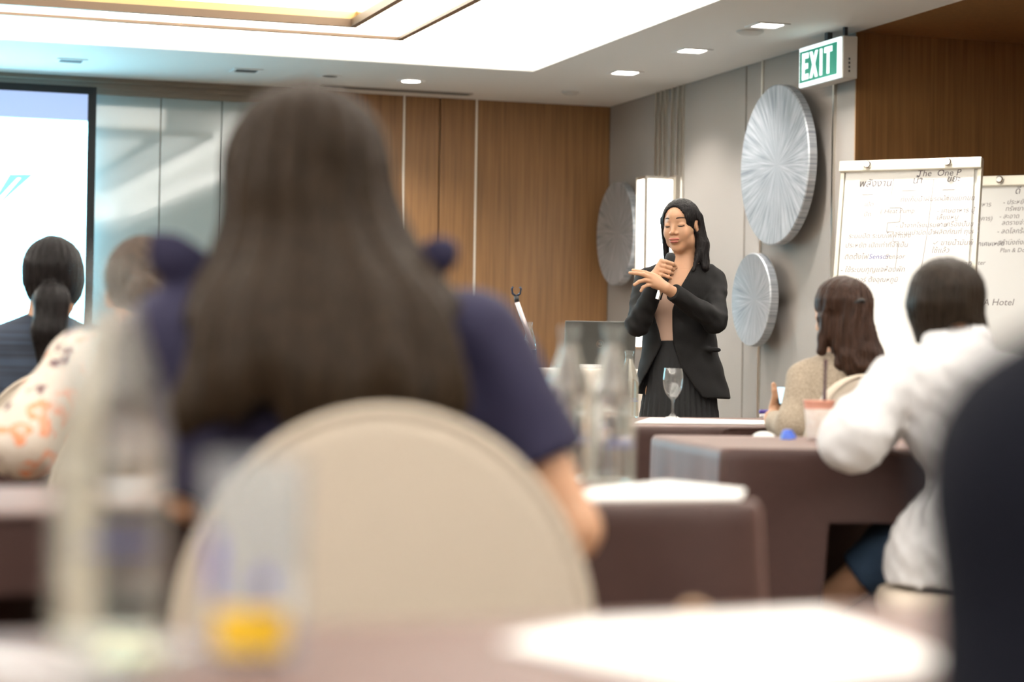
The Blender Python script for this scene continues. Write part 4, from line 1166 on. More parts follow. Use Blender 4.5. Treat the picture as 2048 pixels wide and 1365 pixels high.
# right hand (holds the microphone)
mic0, mic1 = P(1342, 511, 8.925), P(1316, 600, 8.920)
ma = (mic1 - mic0).normalized()
lat = Vector((1, 0, 0)); lat = (lat - ma * lat.dot(ma)).normalized(); fwd = ma.cross(lat); fwd = fwd if fwd.y < 0 else -fwd
mc = P(1333, 540, 8.93)
kn_r, fi_r = [], []
for i in range(4):
    c = mc + ma * (-0.028 + 0.0185 * i)
    r = 0.021
    k0 = c - lat * 0.030 + fwd * 0.010
    kn_r.append(k0)
    fi_r.append([k0, c - lat * 0.012 + fwd * (r + 0.009), c + lat * 0.014 + fwd * (r + 0.004), c + lat * 0.026 + fwd * 0.004, c + lat * 0.018 - fwd * 0.008])
th_r = [mc - lat * 0.03 - fwd * 0.012 + ma * 0.03, mc - lat * 0.008 - fwd * 0.022 - ma * 0.012, mc + lat * 0.022 - fwd * 0.018 - ma * 0.030, mc + lat * 0.034 - fwd * 0.006 - ma * 0.020]
wr_r = mc - lat * 0.040 + ma * 0.045 - fwd * 0.002
# left hand (open, fingers spread)
HY = 8.85
def hp(px, py, dy=0.0): return P(px, py, HY + dy)
fi_l = [[hp(1305, 551, -0.005), hp(1292, 546, -0.012), hp(1279, 543, -0.008), hp(1266, 541, 0.0)],
        [hp(1302, 556, -0.012), hp(1287, 549.5, -0.024), hp(1272, 547, -0.024), hp(1260, 546, -0.02)],
        [hp(1302, 563, -0.012), hp(1289, 561, -0.028), hp(1278, 564, -0.034), hp(1269, 570, -0.034)],
        [hp(1306, 570, -0.008), hp(1294, 571, -0.020), hp(1286, 575, -0.026), hp(1282, 582, -0.026)]]
kn_l = [f[0] for f in fi_l]
th_l = [hp(1326, 566, 0.012), hp(1317, 556, 0.024), hp(1308, 551, 0.026), hp(1299, 549, 0.022)]
wr_l = hp(1333, 577, 0.01)
def hands(Q):
    a = hand_sdf(Q, wr_r, kn_r, fi_r, th_r)
    a = smin(a, cone(Q, wr_r, W_r + (E_r - W_r) * 0.15, 0.023, 0.026), 0.012)
    b = hand_sdf(Q, wr_l, kn_l, fi_l, th_l)
    b = smin(b, cone(Q, wr_l, W_l + (E_l - W_l) * 0.1, 0.021, 0.025), 0.012)
    return np.minimum(a, b)
def headneck(Q):
    d = head_sdf(Q, hc, Rh, hs)
    d = smin(d, cone(Q, P(1372, 490, Y + 0.0), P(1370, 545, Y + 0.03), 0.046, 0.050), 0.02)
    return smin(d, cone(Q, P(1320, 556, Y + 0.03), P(1420, 556, Y + 0.03), 0.045, 0.045), 0.05)
def torso_core(Q, inf=0.0):
    d = cone(Q, P(1368, 560, Y + 0.01), chest, 0.115 + inf, 0.135 + inf, (FX, 0.66))
    d = smin(d, cone(Q, chest, waist, 0.135 + inf, 0.115 + inf, (FX, 0.68)), 0.05)
    d = smin(d, cone(Q, waist, hip, 0.118 + inf, 0.155 + inf, (FX, 0.75)), 0.05)
    d = smin(d, cone(Q, S_r + Vector((0.02, 0, -0.01)), S_l + Vector((-0.02, 0, -0.01)), 0.045 + inf, 0.045 + inf), 0.05)
    return d
def body_presenter(Q):
    d = smin(torso_core(Q, -0.012), headneck(Q), 0.03)
    for a, b, c in ((S_r, E_r, W_r), (S_l, E_l, W_l)):
        d = smin(d, cone(Q, a, b, 0.042, 0.034), 0.02); d = smin(d, cone(Q, b, c, 0.034, 0.024), 0.015)
    for sx in (-0.075, 0.075):
        k = Vector((hip.x + sx, Y, 0.5)); f = Vector((hip.x + sx, Y + 0.02, 0.09))
        d = smin(d, cone(Q, Vector((hip.x + sx, Y, hip.z - 0.05)), k, 0.075, 0.05), 0.03)
        d = smin(d, cone(Q, k, f, 0.048, 0.032), 0.02)
        d = smin(d, cone(Q, f, f + Vector((0, -0.15, -0.055)), 0.032, 0.026), 0.02)
    return d
zc_ = P(1370, 535, Y).z
lo, hi = bounds(S_r, S_l, E_r, E_l, Vector((hip.x, Y, 0.0)), pad=0.10)
def bodylow(Q): return smax(body_presenter(Q), Q[:, 2] - zc_, 0.002)
hb = bounds(hc, hc, pad=0.14)
hb[0][2] = zc_ - 0.01
def headup(Q): return smax(smin(headneck(Q), torso_core(Q, -0.012), 0.03), zc_ - 0.012 - Q[:, 2], 0.002)
hl, hh = bounds(wr_r, wr_l, mc, *[f[-1] for f in fi_l], pad=0.04)
presenter = blob('person', bodylow, (lo[0], lo[1], -0.0), (hi[0], hi[1], zc_ + 0.02), 0.0075, M_skin,
                 extra=[(headup, (hc.x - 0.24, hc.y - 0.14, zc_ - 0.02), (hc.x + 0.24, hc.y + 0.16, hc.z + 0.14), 0.003), (hands, hl, hh, 0.002)])
tag(presenter, 'standing presenter in a black blazer speaking into a microphone', 'person')
org = presenter.matrix_world.translation.copy()
face_details(presenter, hc, Rh, hs, org)
# top, blazer, skirt
def top_(Q):
    d = torso_core(Q, -0.002)
    d = smax(d, Q[:, 2] - P(1350, 580, Y).z, 0.004)
    return smax(d, P(1350, 686, Y).z - Q[:, 2], 0.002)
blob('knit_top', top_, (waist.x - 0.25, Y - 0.2, waist.z - 0.05), (waist.x + 0.25, Y + 0.2, chest.z + 0.1), 0.006, M_beige_top, presenter)
ez = np.array([P(1350, p_, 9.05).z for p_ in (800, 775, 735, 690, 660, 620, 595, 570, 548, 528)])
eL = np.array([P(x_, 600, 9.05).x for x_ in (1270, 1284, 1304, 1326, 1320, 1308, 1312, 1334, 1345, 1352)])
eR = np.array([P(x_, 600, 9.05).x for x_ in (1412, 1392, 1364, 1349, 1347, 1346, 1353, 1364, 1377, 1388)])
def opening(Q):
    Lx = np.interp(Q[:, 2], ez, 0 * ez) if False else np.interp(Q[:, 2], np.sort(ez), eL[np.argsort(ez)])
    Rx = np.interp(Q[:, 2], np.sort(ez), eR[np.argsort(ez)])
    return np.maximum(np.maximum(Lx - Q[:, 0], Q[:, 0] - Rx), Q[:, 1] - (Y - 0.01))
jz0 = P(1360, 793, Y).z
def blazer_body(Q):
    d = torso_core(Q, 0.014)
    d = smin(d, cone(Q, P(1360, 690, Y), P(1362, 800, Y), 0.150, 0.208, (FX, 0.72)), 0.035)
    d = smax(d, Q[:, 2] - P(1370, 527, Y).z, 0.012)
    for sx, c in ((1, P(1424, 700, 9.08)),):       # pocket flap
        d = smin(d, ell(Q, c, (0.034, 0.012, 0.009)), 0.012)
    d = d + folds(Q, 0.0026, 22, 1.0)
    cutz = jz0 + 0.12 * (Q[:, 0] - waist.x) * -0.35
    d = smax(d, cutz - Q[:, 2], 0.006)
    d = smax(d, -opening(Q), 0.006)
    nk = cone(Q, P(1372, 470, Y - 0.02), P(1370, 552, Y + 0.0), 0.058, 0.058)
    return smax(d, -nk, 0.008)
def sleeves(Q):
    d = None
    for a, b, c, t in ((S_r, E_r, W_r, 0.86), (S_l, E_l, W_l, 0.93)):
        e = smin(cone(Q, a, b, 0.051, 0.048), cone(Q, b, b + (c - b) * t, 0.049, 0.036), 0.02)
        ax = (c - b).normalized(); end = b + (c - b) * t
        u = Q @ V3(a - b) * 0
        along = (Q - V3(b)) @ V3(ax)
        e = e + 0.0022 * np.sin(along * 75 + 14 * (Q[:, 0])) * np.clip(1 - np.abs((Q - V3(b)) @ V3(ax)) / 0.2, 0, 1) + folds(Q, 0.0028, 30, 2.0)
        stop = (Q - V3(end)) @ V3(ax)
        near = np.linalg.norm(Q - V3(end), axis=1) - 0.09
        e = smax(e, np.where(near < 0, stop, -1), 0.003)
        d = e if d is None else np.minimum(d, e)
    return d
def blazer(Q): return smin(blazer_body(Q), sleeves(Q), 0.018)
lo2, hi2 = bounds(S_r, S_l, E_r, E_l, W_l, P(1360, 810, Y), pad=0.1)
lo2[1] = 8.8; hi2[1] = Y + 0.25
blob('blazer', blazer, lo2, hi2, 0.0055, M_suit, presenter)
sk0 = P(1360, 682, Y).z
def skirt(Q):
    d = cone(Q, P(1360, 690, Y), Vector((hip.x, Y, 0.15)), 0.125, 0.235, (FX, 0.8))
    ang = np.arctan2(Q[:, 1] - Y, Q[:, 0] - hip.x)
    d = d + 0.006 * np.sin(ang * 34) * np.clip((sk0 - Q[:, 2]) * 3, 0.15, 1)
    d = smax(d, Q[:, 2] - sk0, 0.003)
    return smax(d, 0.14 - Q[:, 2], 0.003)
blob('skirt', skirt, (hip.x - 0.3, Y - 0.26, 0.12), (hip.x + 0.3, Y + 0.26, sk0 + 0.02), 0.007, M_skirt, presenter)
# hair
def hairp(Q):
    q = local(Q, hc, Rh, hs)
    d = ell(q, (0, -0.016, 0.032), (0.083, 0.104, 0.090))
    d = smax(d, -ell(q, (0.006, 0.094, -0.006), (0.066, 0.076, 0.101)), 0.008)
    d = smax(d, -(q[:, 2] + 0.06), 0.02) if False else d
    # curtain behind the neck and beside the cheeks
    d = smin(d, cone(q, (0.0, -0.070, 0.0), (0.0, -0.060, -0.15), 0.045, 0.048, ((0, 1, 0), 0.6)), 0.03)
    d = smin(d, cone(q, (0.076, 0.005, 0.03), (0.073, 0.0, -0.14), 0.014, 0.012, ((0, 1, 0), 1.6)), 0.015)
    d = smin(d, cone(q, (-0.070, -0.030, 0.03), (-0.092, -0.020, -0.09), 0.026, 0.028), 0.02)
    d = smin(d, cone(q, (-0.092, -0.020, -0.09), (-0.112, 0.010, -0.190), 0.028, 0.020), 0.02)
    d = smin(d, cone(q, (-0.085, 0.012, -0.12), (-0.075, 0.060, -0.200), 0.016, 0.006), 0.02)
    d = smax(d, -ell(q, (-0.082, 0.004, -0.004), (0.016, 0.017, 0.029)), 0.004)
    return d * hs + groove(Q, hc, 0.0012, 46, 14)
blob('hair', hairp, hc + Vector((-0.16, -0.16, -0.25)), hc + Vector((0.16, 0.16, 0.14)), 0.0035, M_hair_black, presenter)
# microphone in the hand
mic = tag(empty('microphone', mic0), 'black handheld microphone with silver end, held at the mouth', 'microphone')
L_ = (mic1 - mic0).length
lathe('grille_head', [(0.0001, -0.012), (0.013, -0.009), (0.019, 0.0), (0.0205, 0.010), (0.0205, 0.030), (0.016, 0.040)], mat('black_mic_grille', (0.02, 0.02, 0.021), 0.55, bump=0.6, bscale=(900, 900, 900)), mic, n=28, axis=ma, cap=False)
lathe('handle', [(0.016, 0.040), (0.0155, 0.05), (0.0125, L_ * 0.78), (0.0125, L_ * 0.80), (0.0001, L_ * 0.80)], M_black, mic, n=28, axis=ma, cap=False)
lathe('silver_end', [(0.0128, L_ * 0.80), (0.0128, L_ * 0.99), (0.010, L_), (0.0001, L_)], M_chrome, mic, n=28, axis=ma, cap=False)

# ================= generic seated figure, seen from behind
def seated(Y0, hc, yaw, pitch, hs, neck, sh, el, wr, pelvis, knee, foot, skin_h=0.009, rt=0.13, hands_=True, roll=0.0, exh=(), thigh=0.085):
    """returns the body mesh (bare figure): sh/el/wr/knee/foot are (left, right) pairs"""
    R = hframe(yaw, pitch, roll)
    def f(Q):
        d = head_sdf(Q, hc, R, hs)
        d = smin(d, cone(Q, Vector(hc) + R @ Vector((0, -0.02, -0.06)), neck, 0.047, 0.050), 0.02)
        mid = (Vector(sh[0]) + Vector(sh[1])) / 2
        d = smin(d, cone(Q, sh[0], sh[1], 0.045, 0.045), 0.04)
        d = smin(d, cone(Q, mid + Vector((0, 0, -0.06)), pelvis, rt * 0.95, rt, (FX, 0.68)), 0.05)
        for i in (0, 1):
            d = smin(d, cone(Q, sh[i], el[i], 0.042, 0.034), 0.02)
            d = smin(d, cone(Q, el[i], wr[i], 0.034, 0.024), 0.015)
            d = smin(d, cone(Q, pelvis, knee[i], thigh, 0.055), 0.04)
            d = smin(d, cone(Q, knee[i], foot[i], 0.052, 0.034), 0.02)
            ft = Vector(foot[i]); kd = (Vector(knee[i]) - Vector(pelvis)); kd.z = 0; kd.normalize()
            d = smin(d, cone(Q, ft, ft + kd * 0.14 + Vector((0, 0, -0.035)), 0.032, 0.022), 0.02)
        return d
    pts = [hc, *sh, *el, *wr, pelvis, *knee, *foot]
    lo, hi = bounds(*pts, pad=0.16)
    lo[2] = max(lo[2], 0.0)
    ex = list(exh)
    if hands_:
        for i in (0, 1):
            w_ = Vector(wr[i]); dr = (w_ - Vector(el[i])); dr.z = min(dr.z, 0.02) ; dr.normalize()
            sd = dr.cross(Vector((0, 0, 1))).normalized()
            kn = [w_ + dr * 0.085 + sd * (0.03 - 0.02 * k) for k in range(4)]
            fi = [[k_, k_ + dr * 0.035 + Vector((0, 0, 0.004)), k_ + dr * 0.06 + Vector((0, 0, -0.004)), k_ + dr * (0.078 - 0.004 * abs(j - 1)) + Vector((0, 0, -0.014))] for j, k_ in enumerate(kn)]
            s_ = 1 if i == 0 else -1
            th = [w_ + dr * 0.02 + sd * 0.022 * s_, w_ + dr * 0.05 + sd * 0.045 * s_, w_ + dr * 0.08 + sd * 0.05 * s_]
            g = (lambda w2, k2, f2, t2: (lambda Q: hand_sdf(Q, w2, k2, f2, t2)))(w_, kn, fi, th)
            l2, h2 = bounds(w_, *kn, *[q[-1] for q in fi], th[-1], pad=0.03)
            ex.append((g, l2, h2, 0.003))
    o = blob('person', f, lo, hi, skin_h, M_skin, extra=ex)
    return o, R
def limb(Q, chain, rad, k=0.02):
    d = None
    for (a, b), (r0, r1) in zip(zip(chain[:-1], chain[1:]), zip(rad[:-1], rad[1:])):
        c = cone(Q, a, b, r0, r1); d = c if d is None else smin(d, c, k)
    return d
def cutend(Q, d, a, b, reach=0.12):
    """end a sleeve cleanly at b, coming from a"""
    ax = (Vector(b) - Vector(a)).normalized()
    st = (Q - V3(b)) @ V3(ax); near = np.linalg.norm(Q - V3(b), axis=1) < reach
    return smax(d, np.where(near, st, -1), 0.003)

# ================= long-haired woman in navy
Y0 = 2.50
hc1 = P(613, 374, 2.53)
sh = (P(352, 668, 2.50), P(952, 668, 2.50)); el = (P(385, 985, 2.50), P(1140, 1060, 2.50)); wr = (P(560, 955, 2.78), P(1010, 955, 2.80))
pel = P(770, 1340, 2.50); pel.z = 0.56
kn = (Vector((pel.x - 0.11, 2.92, 0.54)), Vector((pel.x + 0.11, 2.92, 0.54))); ft = (Vector((pel.x - 0.12, 2.79, 0.07)), Vector((pel.x + 0.12, 2.79, 0.07)))
pn1, R1 = seated(Y0, hc1, math.radians(8), math.radians(-8), 0.92, P(640, 590, 2.50), sh, el, wr, pel, kn, ft)
tag(pn1, 'woman with long brown hair in a navy ruffled blouse, seen from behind', 'person')
org1 = pn1.matrix_world.translation.copy()
rowsT = [(552, 500, 780, 0.0, 0.05), (580, 380, 900, 0.0, 0.07), (612, 320, 965, 0.0, 0.085), (680, 325, 960, 0, 0.10), (800, 350, 945, -0.01, 0.095), (950, 390, 930, -0.02, 0.085), (1150, 400, 960, -0.02, 0.085), (1330, 430, 1010, -0.01, 0.10)]
def blouse1(Q):
    d = loft(Q, rowsT, 2.50, 0.03)
    for s_, e_, t in ((sh[0], el[0], 1.0), (sh[1], el[1], 0.66)):
        en = Vector(s_) + (Vector(e_) - Vector(s_)) * t
        c = cone(Q, s_, en, 0.052, 0.060)
        c = cutend(Q, c, s_, en)
        d = smin(d, c, 0.03)
    # ruffles standing on the shoulders
    a = cone(Q, P(420, 575, 2.50), P(345, 510, 2.48), 0.034, 0.026, ((0, 1, 0), 0.5)); a = smin(a, cone(Q, P(345, 510, 2.48), P(297, 457, 2.47), 0.026, 0.004, ((0, 1, 0), 0.5)), 0.01)
    b = cone(Q, P(830, 545, 2.50), P(885, 510, 2.48), 0.026, 0.020, ((0, 1, 0), 0.6))
    d = smin(smin(d, a, 0.02), b, 0.015)
    return d + folds(Q, 0.003, 18, 3.0)
lo, hi = bounds(*sh, el[0], el[1], P(300, 450, 2.5), pel, pad=0.09)
blob('blouse', blouse1, lo, hi, 0.008, M_navy, pn1)
def trousers(pel, kn, ft, r=(0.115, 0.075, 0.05)):
    def f(Q):
        d = None
        for i in (0, 1):
            c = smin(cone(Q, pel, kn[i], r[0], r[1]), cone(Q, kn[i], ft[i], r[1], r[2]), 0.03)
            d = c if d is None else smin(d, c, 0.03)
        return d
    return f, bounds(pel, *kn, *ft, pad=0.12)
def shoes(ft, fw, parent, m=M_shoe):
    def f(Q):
        d = None
        for p in ft:
            p = Vector(p)
            c = cone(Q, (p.x, p.y - 0.02, 0.045), Vector((p.x, p.y, 0.035)) + Vector(fw) * 0.15, 0.042, 0.033)
            c = smax(c, 0.004 - Q[:, 2], 0.002)
            d = c if d is None else np.minimum(d, c)
        return d
    lo, hi = bounds(*ft, pad=0.22); lo[2] = 0; hi[2] = 0.12
    blob('shoes', f, lo, hi, 0.008, m, parent)
tf, tb_ = trousers(pel, kn, ft); blob('trousers', tf, tb_[0], tb_[1], 0.012, M_navyd, pn1)
shoes(ft, (0, 1, 0), pn1)
rowsH = [(166, 585, 640, 0.0, 0.02), (180, 535, 690, 0.0, 0.06), (208, 497, 730, 0, 0.085), (260, 463, 765, 0, 0.10), (330, 443, 787, 0, 0.107), (400, 440, 795, -0.005, 0.105), (460, 442, 812, -0.02, 0.092), (520, 440, 850, -0.045, 0.085), (580, 412, 890, -0.08, 0.075), (650, 385, 925, -0.118, 0.055), (740, 370, 945, -0.142, 0.042), (800, 385, 930, -0.150, 0.034), (850, 430, 860, -0.150, 0.02)]
def rag(Q, x0, amp):
    Q2 = Q.copy(); lowz = np.clip((1.05 - Q[:, 2]) / 0.15, 0, 1)
    Q2[:, 2] += lowz * amp * (np.sin((Q[:, 0] - x0) * 42) + 0.6 * np.sin((Q[:, 0] - x0) * 95 + 1)) ; return Q2
def hair1(Q): return smin(loft(rag(Q, hc1.x, 0.014), rowsH, 2.53, 0.015), cap(Q, hc1, R1, 0.92), 0.01) + groove(Q, (hc1.x, 2.53), 0.0028, 21, 7) + folds(Q, 0.003, 14, 5)
lo, hi = bounds(P(360, 160, 2.53), P(960, 850, 2.53), pad=0.02); lo[1] = 2.26; hi[1] = 2.68
blob('hair', hair1, lo, hi, 0.005, M_hair_brown, pn1)

# ================= woman in white
Y0 = 4.75
hc2 = P(1893, 624, 4.78)
sh = (P(1790, 765, 4.74), P(2015, 755, 4.76)); el = (P(1703, 880, 4.63), P(2075, 890, 4.70)); wr = (P(1795, 850, 4.93), P(1985, 850, 5.02))
pel = P(1912, 1100, 4.75); pel.z = 0.53
kn = (P(1790, 1100, 4.98), P(1860, 1100, 5.10)); ft = (P(1652, 1205, 5.02), Vector((P(1860, 1075, 5.10).x, 5.15, 0.07)))
pn2, R2 = seated(Y0, hc2, math.radians(28), math.radians(-18), 0.92, P(1905, 700, 4.74), sh, el, wr, pel, kn, ft, rt=0.05, thigh=0.064)
tag(pn2, 'seated woman with a dark bob in a white waisted blouse, seen from behind', 'person')
rowsW = [(668, 1878, 1950, 0.0, 0.05), (690, 1860, 1975, 0.0, 0.07), (712, 1805, 2012, 0.0, 0.085), (745, 1780, 2035, 0, 0.10), (800, 1795, 2030, 0, 0.105), (880, 1808, 2020, 0, 0.10), (925, 1826, 2004, 0, 0.095), (952, 1860, 1985, 0, 0.088), (972, 1862, 1984, 0, 0.086), (992, 1838, 1998, 0, 0.105), (1040, 1800, 2012, 0, 0.14), (1105, 1770, 2024, 0, 0.165), (1170, 1772, 2022, 0, 0.17)]
def blouse2(Q):
    d = loft(Q, rowsW, 4.72, 0.012)
    ang = np.arctan2(Q[:, 1] - 4.75, Q[:, 0] - P(1915, 965, 4.75).x)
    zw = P(1915, 966, 4.75).z
    d = d + 0.006 * np.sin(ang * 23 + 2 * np.sin(Q[:, 2] * 20)) * np.exp(-((Q[:, 2] - zw + 0.035) / 0.05) ** 2)
    for i in (0, 1):
        e_ = Vector(el[i]) + (Vector(wr[i]) - Vector(el[i])) * 0.85
        c = limb(Q, [sh[i], el[i], e_], [0.060, 0.066, 0.036], 0.03)
        d = smin(d, cutend(Q, c, el[i], e_), 0.03)
    d = smin(d, cone(Q, P(1885, 690, 4.73), P(1945, 688, 4.73), 0.048, 0.048), 0.02)
    return d + folds(Q, 0.004, 17, 1.3) + folds(Q, 0.002, 37, 0.3)
lo, hi = bounds(*sh, *el, *wr, P(1900, 665, 4.75), P(1770, 1160, 4.75), P(2025, 1160, 4.75), pad=0.09); hi[1] = 5.1; lo[1] = 4.5
blob('blouse', blouse2, lo, hi, 0.007, M_whiteb, pn2)
def jeans(Q):
    e0 = Vector(kn[0]) + (Vector(ft[0]) - Vector(kn[0])) * 0.52
    c = cone(Q, pel, kn[0], 0.075, 0.068); g_ = cone(Q, kn[0], e0, 0.070, 0.060); g_ = cutend(Q, g_, kn[0], e0, 0.1)
    e = smin(c, g_, 0.03)
    h_ = smin(cone(Q, pel, kn[1], 0.075, 0.068), cone(Q, kn[1], (ft[1][0], ft[1][1], 0.2), 0.070, 0.06), 0.03)
    return smin(e, h_, 0.03)
lo, hi = bounds(pel, *kn, *ft, pad=0.13); lo[2] = 0.1
blob('jeans', jeans, lo, hi, 0.009, M_jeans, pn2)
shoes([ft[1]], (0, 1, 0), pn2, M_tan)
rowsB = [(516, 1868, 1905, 0, 0.02), (524, 1850, 1925, 0, 0.05), (542, 1832, 1942, 0, 0.08), (570, 1819, 1956, 0, 0.10), (610, 1812, 1965, 0, 0.105), (640, 1817, 1971, 0, 0.10), (665, 1828, 1977, 0, 0.095), (690, 1834, 1980, 0, 0.09)]
def hair2(Q):
    d = smin(loft(Q, rowsB, 4.78, 0.008), cap(Q, hc2, R2, 0.92), 0.01)
    d = smax(d, -ell(Q, P(1916, 716, 4.74), (0.062, 0.2, 0.076)), 0.008)
    zc = P(1845, 688, 4.78).z
    return smax(d, zc - Q[:, 2], 0.004) + groove(Q, (hc2.x, 4.78), 0.0016, 34, 9)
lo, hi = bounds(P(1800, 510, 4.78), P(1990, 700, 4.78), pad=0.02); lo[1] = 4.62; hi[1] = 4.94
blob('hair', hair2, lo, hi, 0.0045, M_hair_dark, pn2)

# ================= woman in the beige check jacket
hc3 = P(1683, 631, 6.5); R3y = math.radians(52)
sh = (P(1612, 757, 6.48), P(1742, 757, 6.52)); el = (P(1588, 852, 6.42), P(1752, 836, 6.58)); wr = (P(1545, 846, 6.63), P(1606, 832, 6.86))
pel = Vector((P(1680, 900, 6.48).x, 6.48, 0.56))
kn = (Vector((pel.x - 0.2, 6.85, 0.54)), Vector((pel.x - 0.02, 6.92, 0.54))); ft = (Vector((pel.x - 0.2, 6.9, 0.07)), Vector((pel.x - 0.02, 6.97, 0.07)))
# hand with the phone
HY = 6.66
w3 = P(1543, 838, 6.64)
fi3 = [[P(1563, 800, HY + 0.02), P(1568, 790, HY + 0.03), P(1573, 784, HY + 0.025), P(1577, 788, HY + 0.005)], [P(1561, 808, HY + 0.02), P(1568, 801, HY + 0.03), P(1575, 795, HY + 0.022), P(1578, 799, HY + 0.004)], [P(1559, 815, HY + 0.02), P(1566, 810, HY + 0.03), P(1573, 805, HY + 0.02), P(1576, 809, HY + 0.004)], [P(1557, 822, HY + 0.015), P(1563, 819, HY + 0.025), P(1570, 815, HY + 0.018), P(1572, 818, HY + 0.004)]]
th3 = [P(1545, 815, HY), P(1550, 795, HY - 0.01), P(1549, 782, HY - 0.012), P(1547, 770, HY - 0.010)]
def hand3(Q): return smin(hand_sdf(Q, w3, [f[0] for f in fi3], fi3, th3), cone(Q, w3, wr[0], 0.023, 0.024), 0.012)
lo, hi = bounds(w3, wr[0], th3[-1], fi3[0][-1], fi3[3][1], pad=0.045)
ex3 = [(hand3, lo, hi, 0.0028)]
q3 = [P(1566 - 2 * j, 836 + 2.2 * j, 6.90 + 0.012 * j) for j in range(4)]
fi3b = [[k_, k_ + Vector((-0.020, 0.006, 0.006)), k_ + Vector((-0.036, 0.004, 0.000)), k_ + Vector((-0.038, -0.004, -0.010))] for k_ in q3]
th3b = [P(1590, 835, 6.86), P(1570, 836, 6.865), P(1552, 834, 6.88), P(1541, 835, 6.885)]
def hand3b(Q): return smin(hand_sdf(Q, P(1600, 834, 6.865), q3, fi3b, th3b), cone(Q, P(1600, 834, 6.865), wr[1], 0.023, 0.024), 0.012)
lo, hi = bounds(wr[1], *q3, th3b[-1], *[f[-1] for f in fi3b], pad=0.045)
ex3.append((hand3b, lo, hi, 0.0028))
pn3, R3 = seated(6.5, hc3, R3y, math.radians(-10), 0.90, P(1685, 715, 6.5), sh, el, wr, pel, kn, ft, hands_=False, exh=ex3)
tag(pn3, 'seated woman with half-tied wavy chestnut hair in a beige check jacket, looking at a phone', 'person')
org3 = pn3.matrix_world.translation.copy()
rowsJ = [(700, 1655, 1715, 0, 0.05), (716, 1625, 1735, 0, 0.065), (735, 1598, 1758, 0, 0.085), (790, 1590, 1762, 0, 0.105), (850, 1595, 1760, 0, 0.11), (930, 1600, 1760, 0, 0.11)]
def jacket3(Q):
    d = loft(Q, rowsJ, 6.5, 0.015)
    for i in (0, 1):
        c = limb(Q, [sh[i], el[i], Vector(el[i]) + (Vector(wr[i]) - Vector(el[i])) * 0.88], [0.056, 0.05, 0.036], 0.02)
        e_ = Vector(el[i]) + (Vector(wr[i]) - Vector(el[i])) * 0.88
        d = smin(d, cutend(Q, c, el[i], e_), 0.025)
    return d + folds(Q, 0.003, 22, 4)
lo, hi = bounds(*sh, *el, *wr, P(1680, 700, 6.5), P(1680, 930, 6.5), pad=0.09)
blob('jacket', jacket3, lo, hi, 0.008, M_beige, pn3)
tf, tb_ = trousers(pel, kn, ft); blob('trousers', tf, tb_[0], tb_[1], 0.012, M_navyd, pn3)
shoes(ft, (0, 1, 0), pn3)
ph = P(1567, 790, HY - 0.002)
pho = tag(empty('smartphone', ph, math.radians(12)), 'smartphone with a lit pale blue screen in the beige woman\'s hand', 'phone')
pm = pho.matrix_world @ Matrix.Rotation(math.radians(-28), 4, 'X')
box('case', (-0.020, -0.004, -0.035), (0.020, 0.004, 0.026), M_black, pho, pm, bevel=0.002)
box('display', (-0.018, -0.0048, -0.032), (0.018, -0.0041, 0.023), mat('lit_display', (0.5, 0.7, 0.8), 0.3, emit=(0.55, 0.80, 0.95), estr=0.9), pho, pm)
# hair: gathered crown and loose wavy lengths
rowsC = [(553, 1670, 1697, 0, 0.02), (560, 1655, 1712, 0, 0.05), (575, 1639, 1728, 0, 0.08), (600, 1630, 1737, 0, 0.098), (622, 1632, 1737, 0.0, 0.095), (640, 1650, 1736, 0.0, 0.085)]
rowsL = [(600, 1665, 1735, -0.03, 0.07), (640, 1652, 1742, -0.03, 0.08), (680, 1652, 1752, -0.04, 0.075), (712, 1660, 1764, -0.06, 0.065), (738, 1668, 1772, -0.075, 0.055), (757, 1690, 1760, -0.08, 0.03)]
def hair3(Q):
    d = smin(smin(loft(Q, rowsC, 6.5, 0.01), cap(Q, hc3, R3, 0.90), 0.01), loft(Q, rowsL, 6.5, 0.015), 0.012)
    d = smin(d, cone(Q, P(1652, 640, 6.46), P(1642, 702, 6.44), 0.026, 0.012), 0.02)
    d = smax(d, -ell(Q, P(1634, 646, 6.42), (0.018, 0.05, 0.040)), 0.006)
    wv = np.clip((P(1700, 670, 6.5).z - Q[:, 2]) * 9, 0, 1)
    return d + groove(Q, (hc3.x + 0.05, 6.5), 0.0022, 22, 26) + wv * folds(Q, 0.005, 34, 2.0)
lo, hi = bounds(P(1620, 550, 6.5), P(1785, 765, 6.5), pad=0.02); lo[1] = 6.32; hi[1] = 6.64
blob('hair', hair3, lo, hi, 0.0042, M_hair_wave, pn3)
tie = P(1718, 607, 6.41)
bm = bmesh.new(); lathe_bm(bm, [(0.012, -0.006), (0.018, -0.004), (0.019, 0.0), (0.018, 0.004), (0.012, 0.006)], 18, tuple(tie - org3), axis=(0.35, -0.5, -0.8), cap=False)
fbm(bm, 'hair_tie', M_black, pn3, None, True)

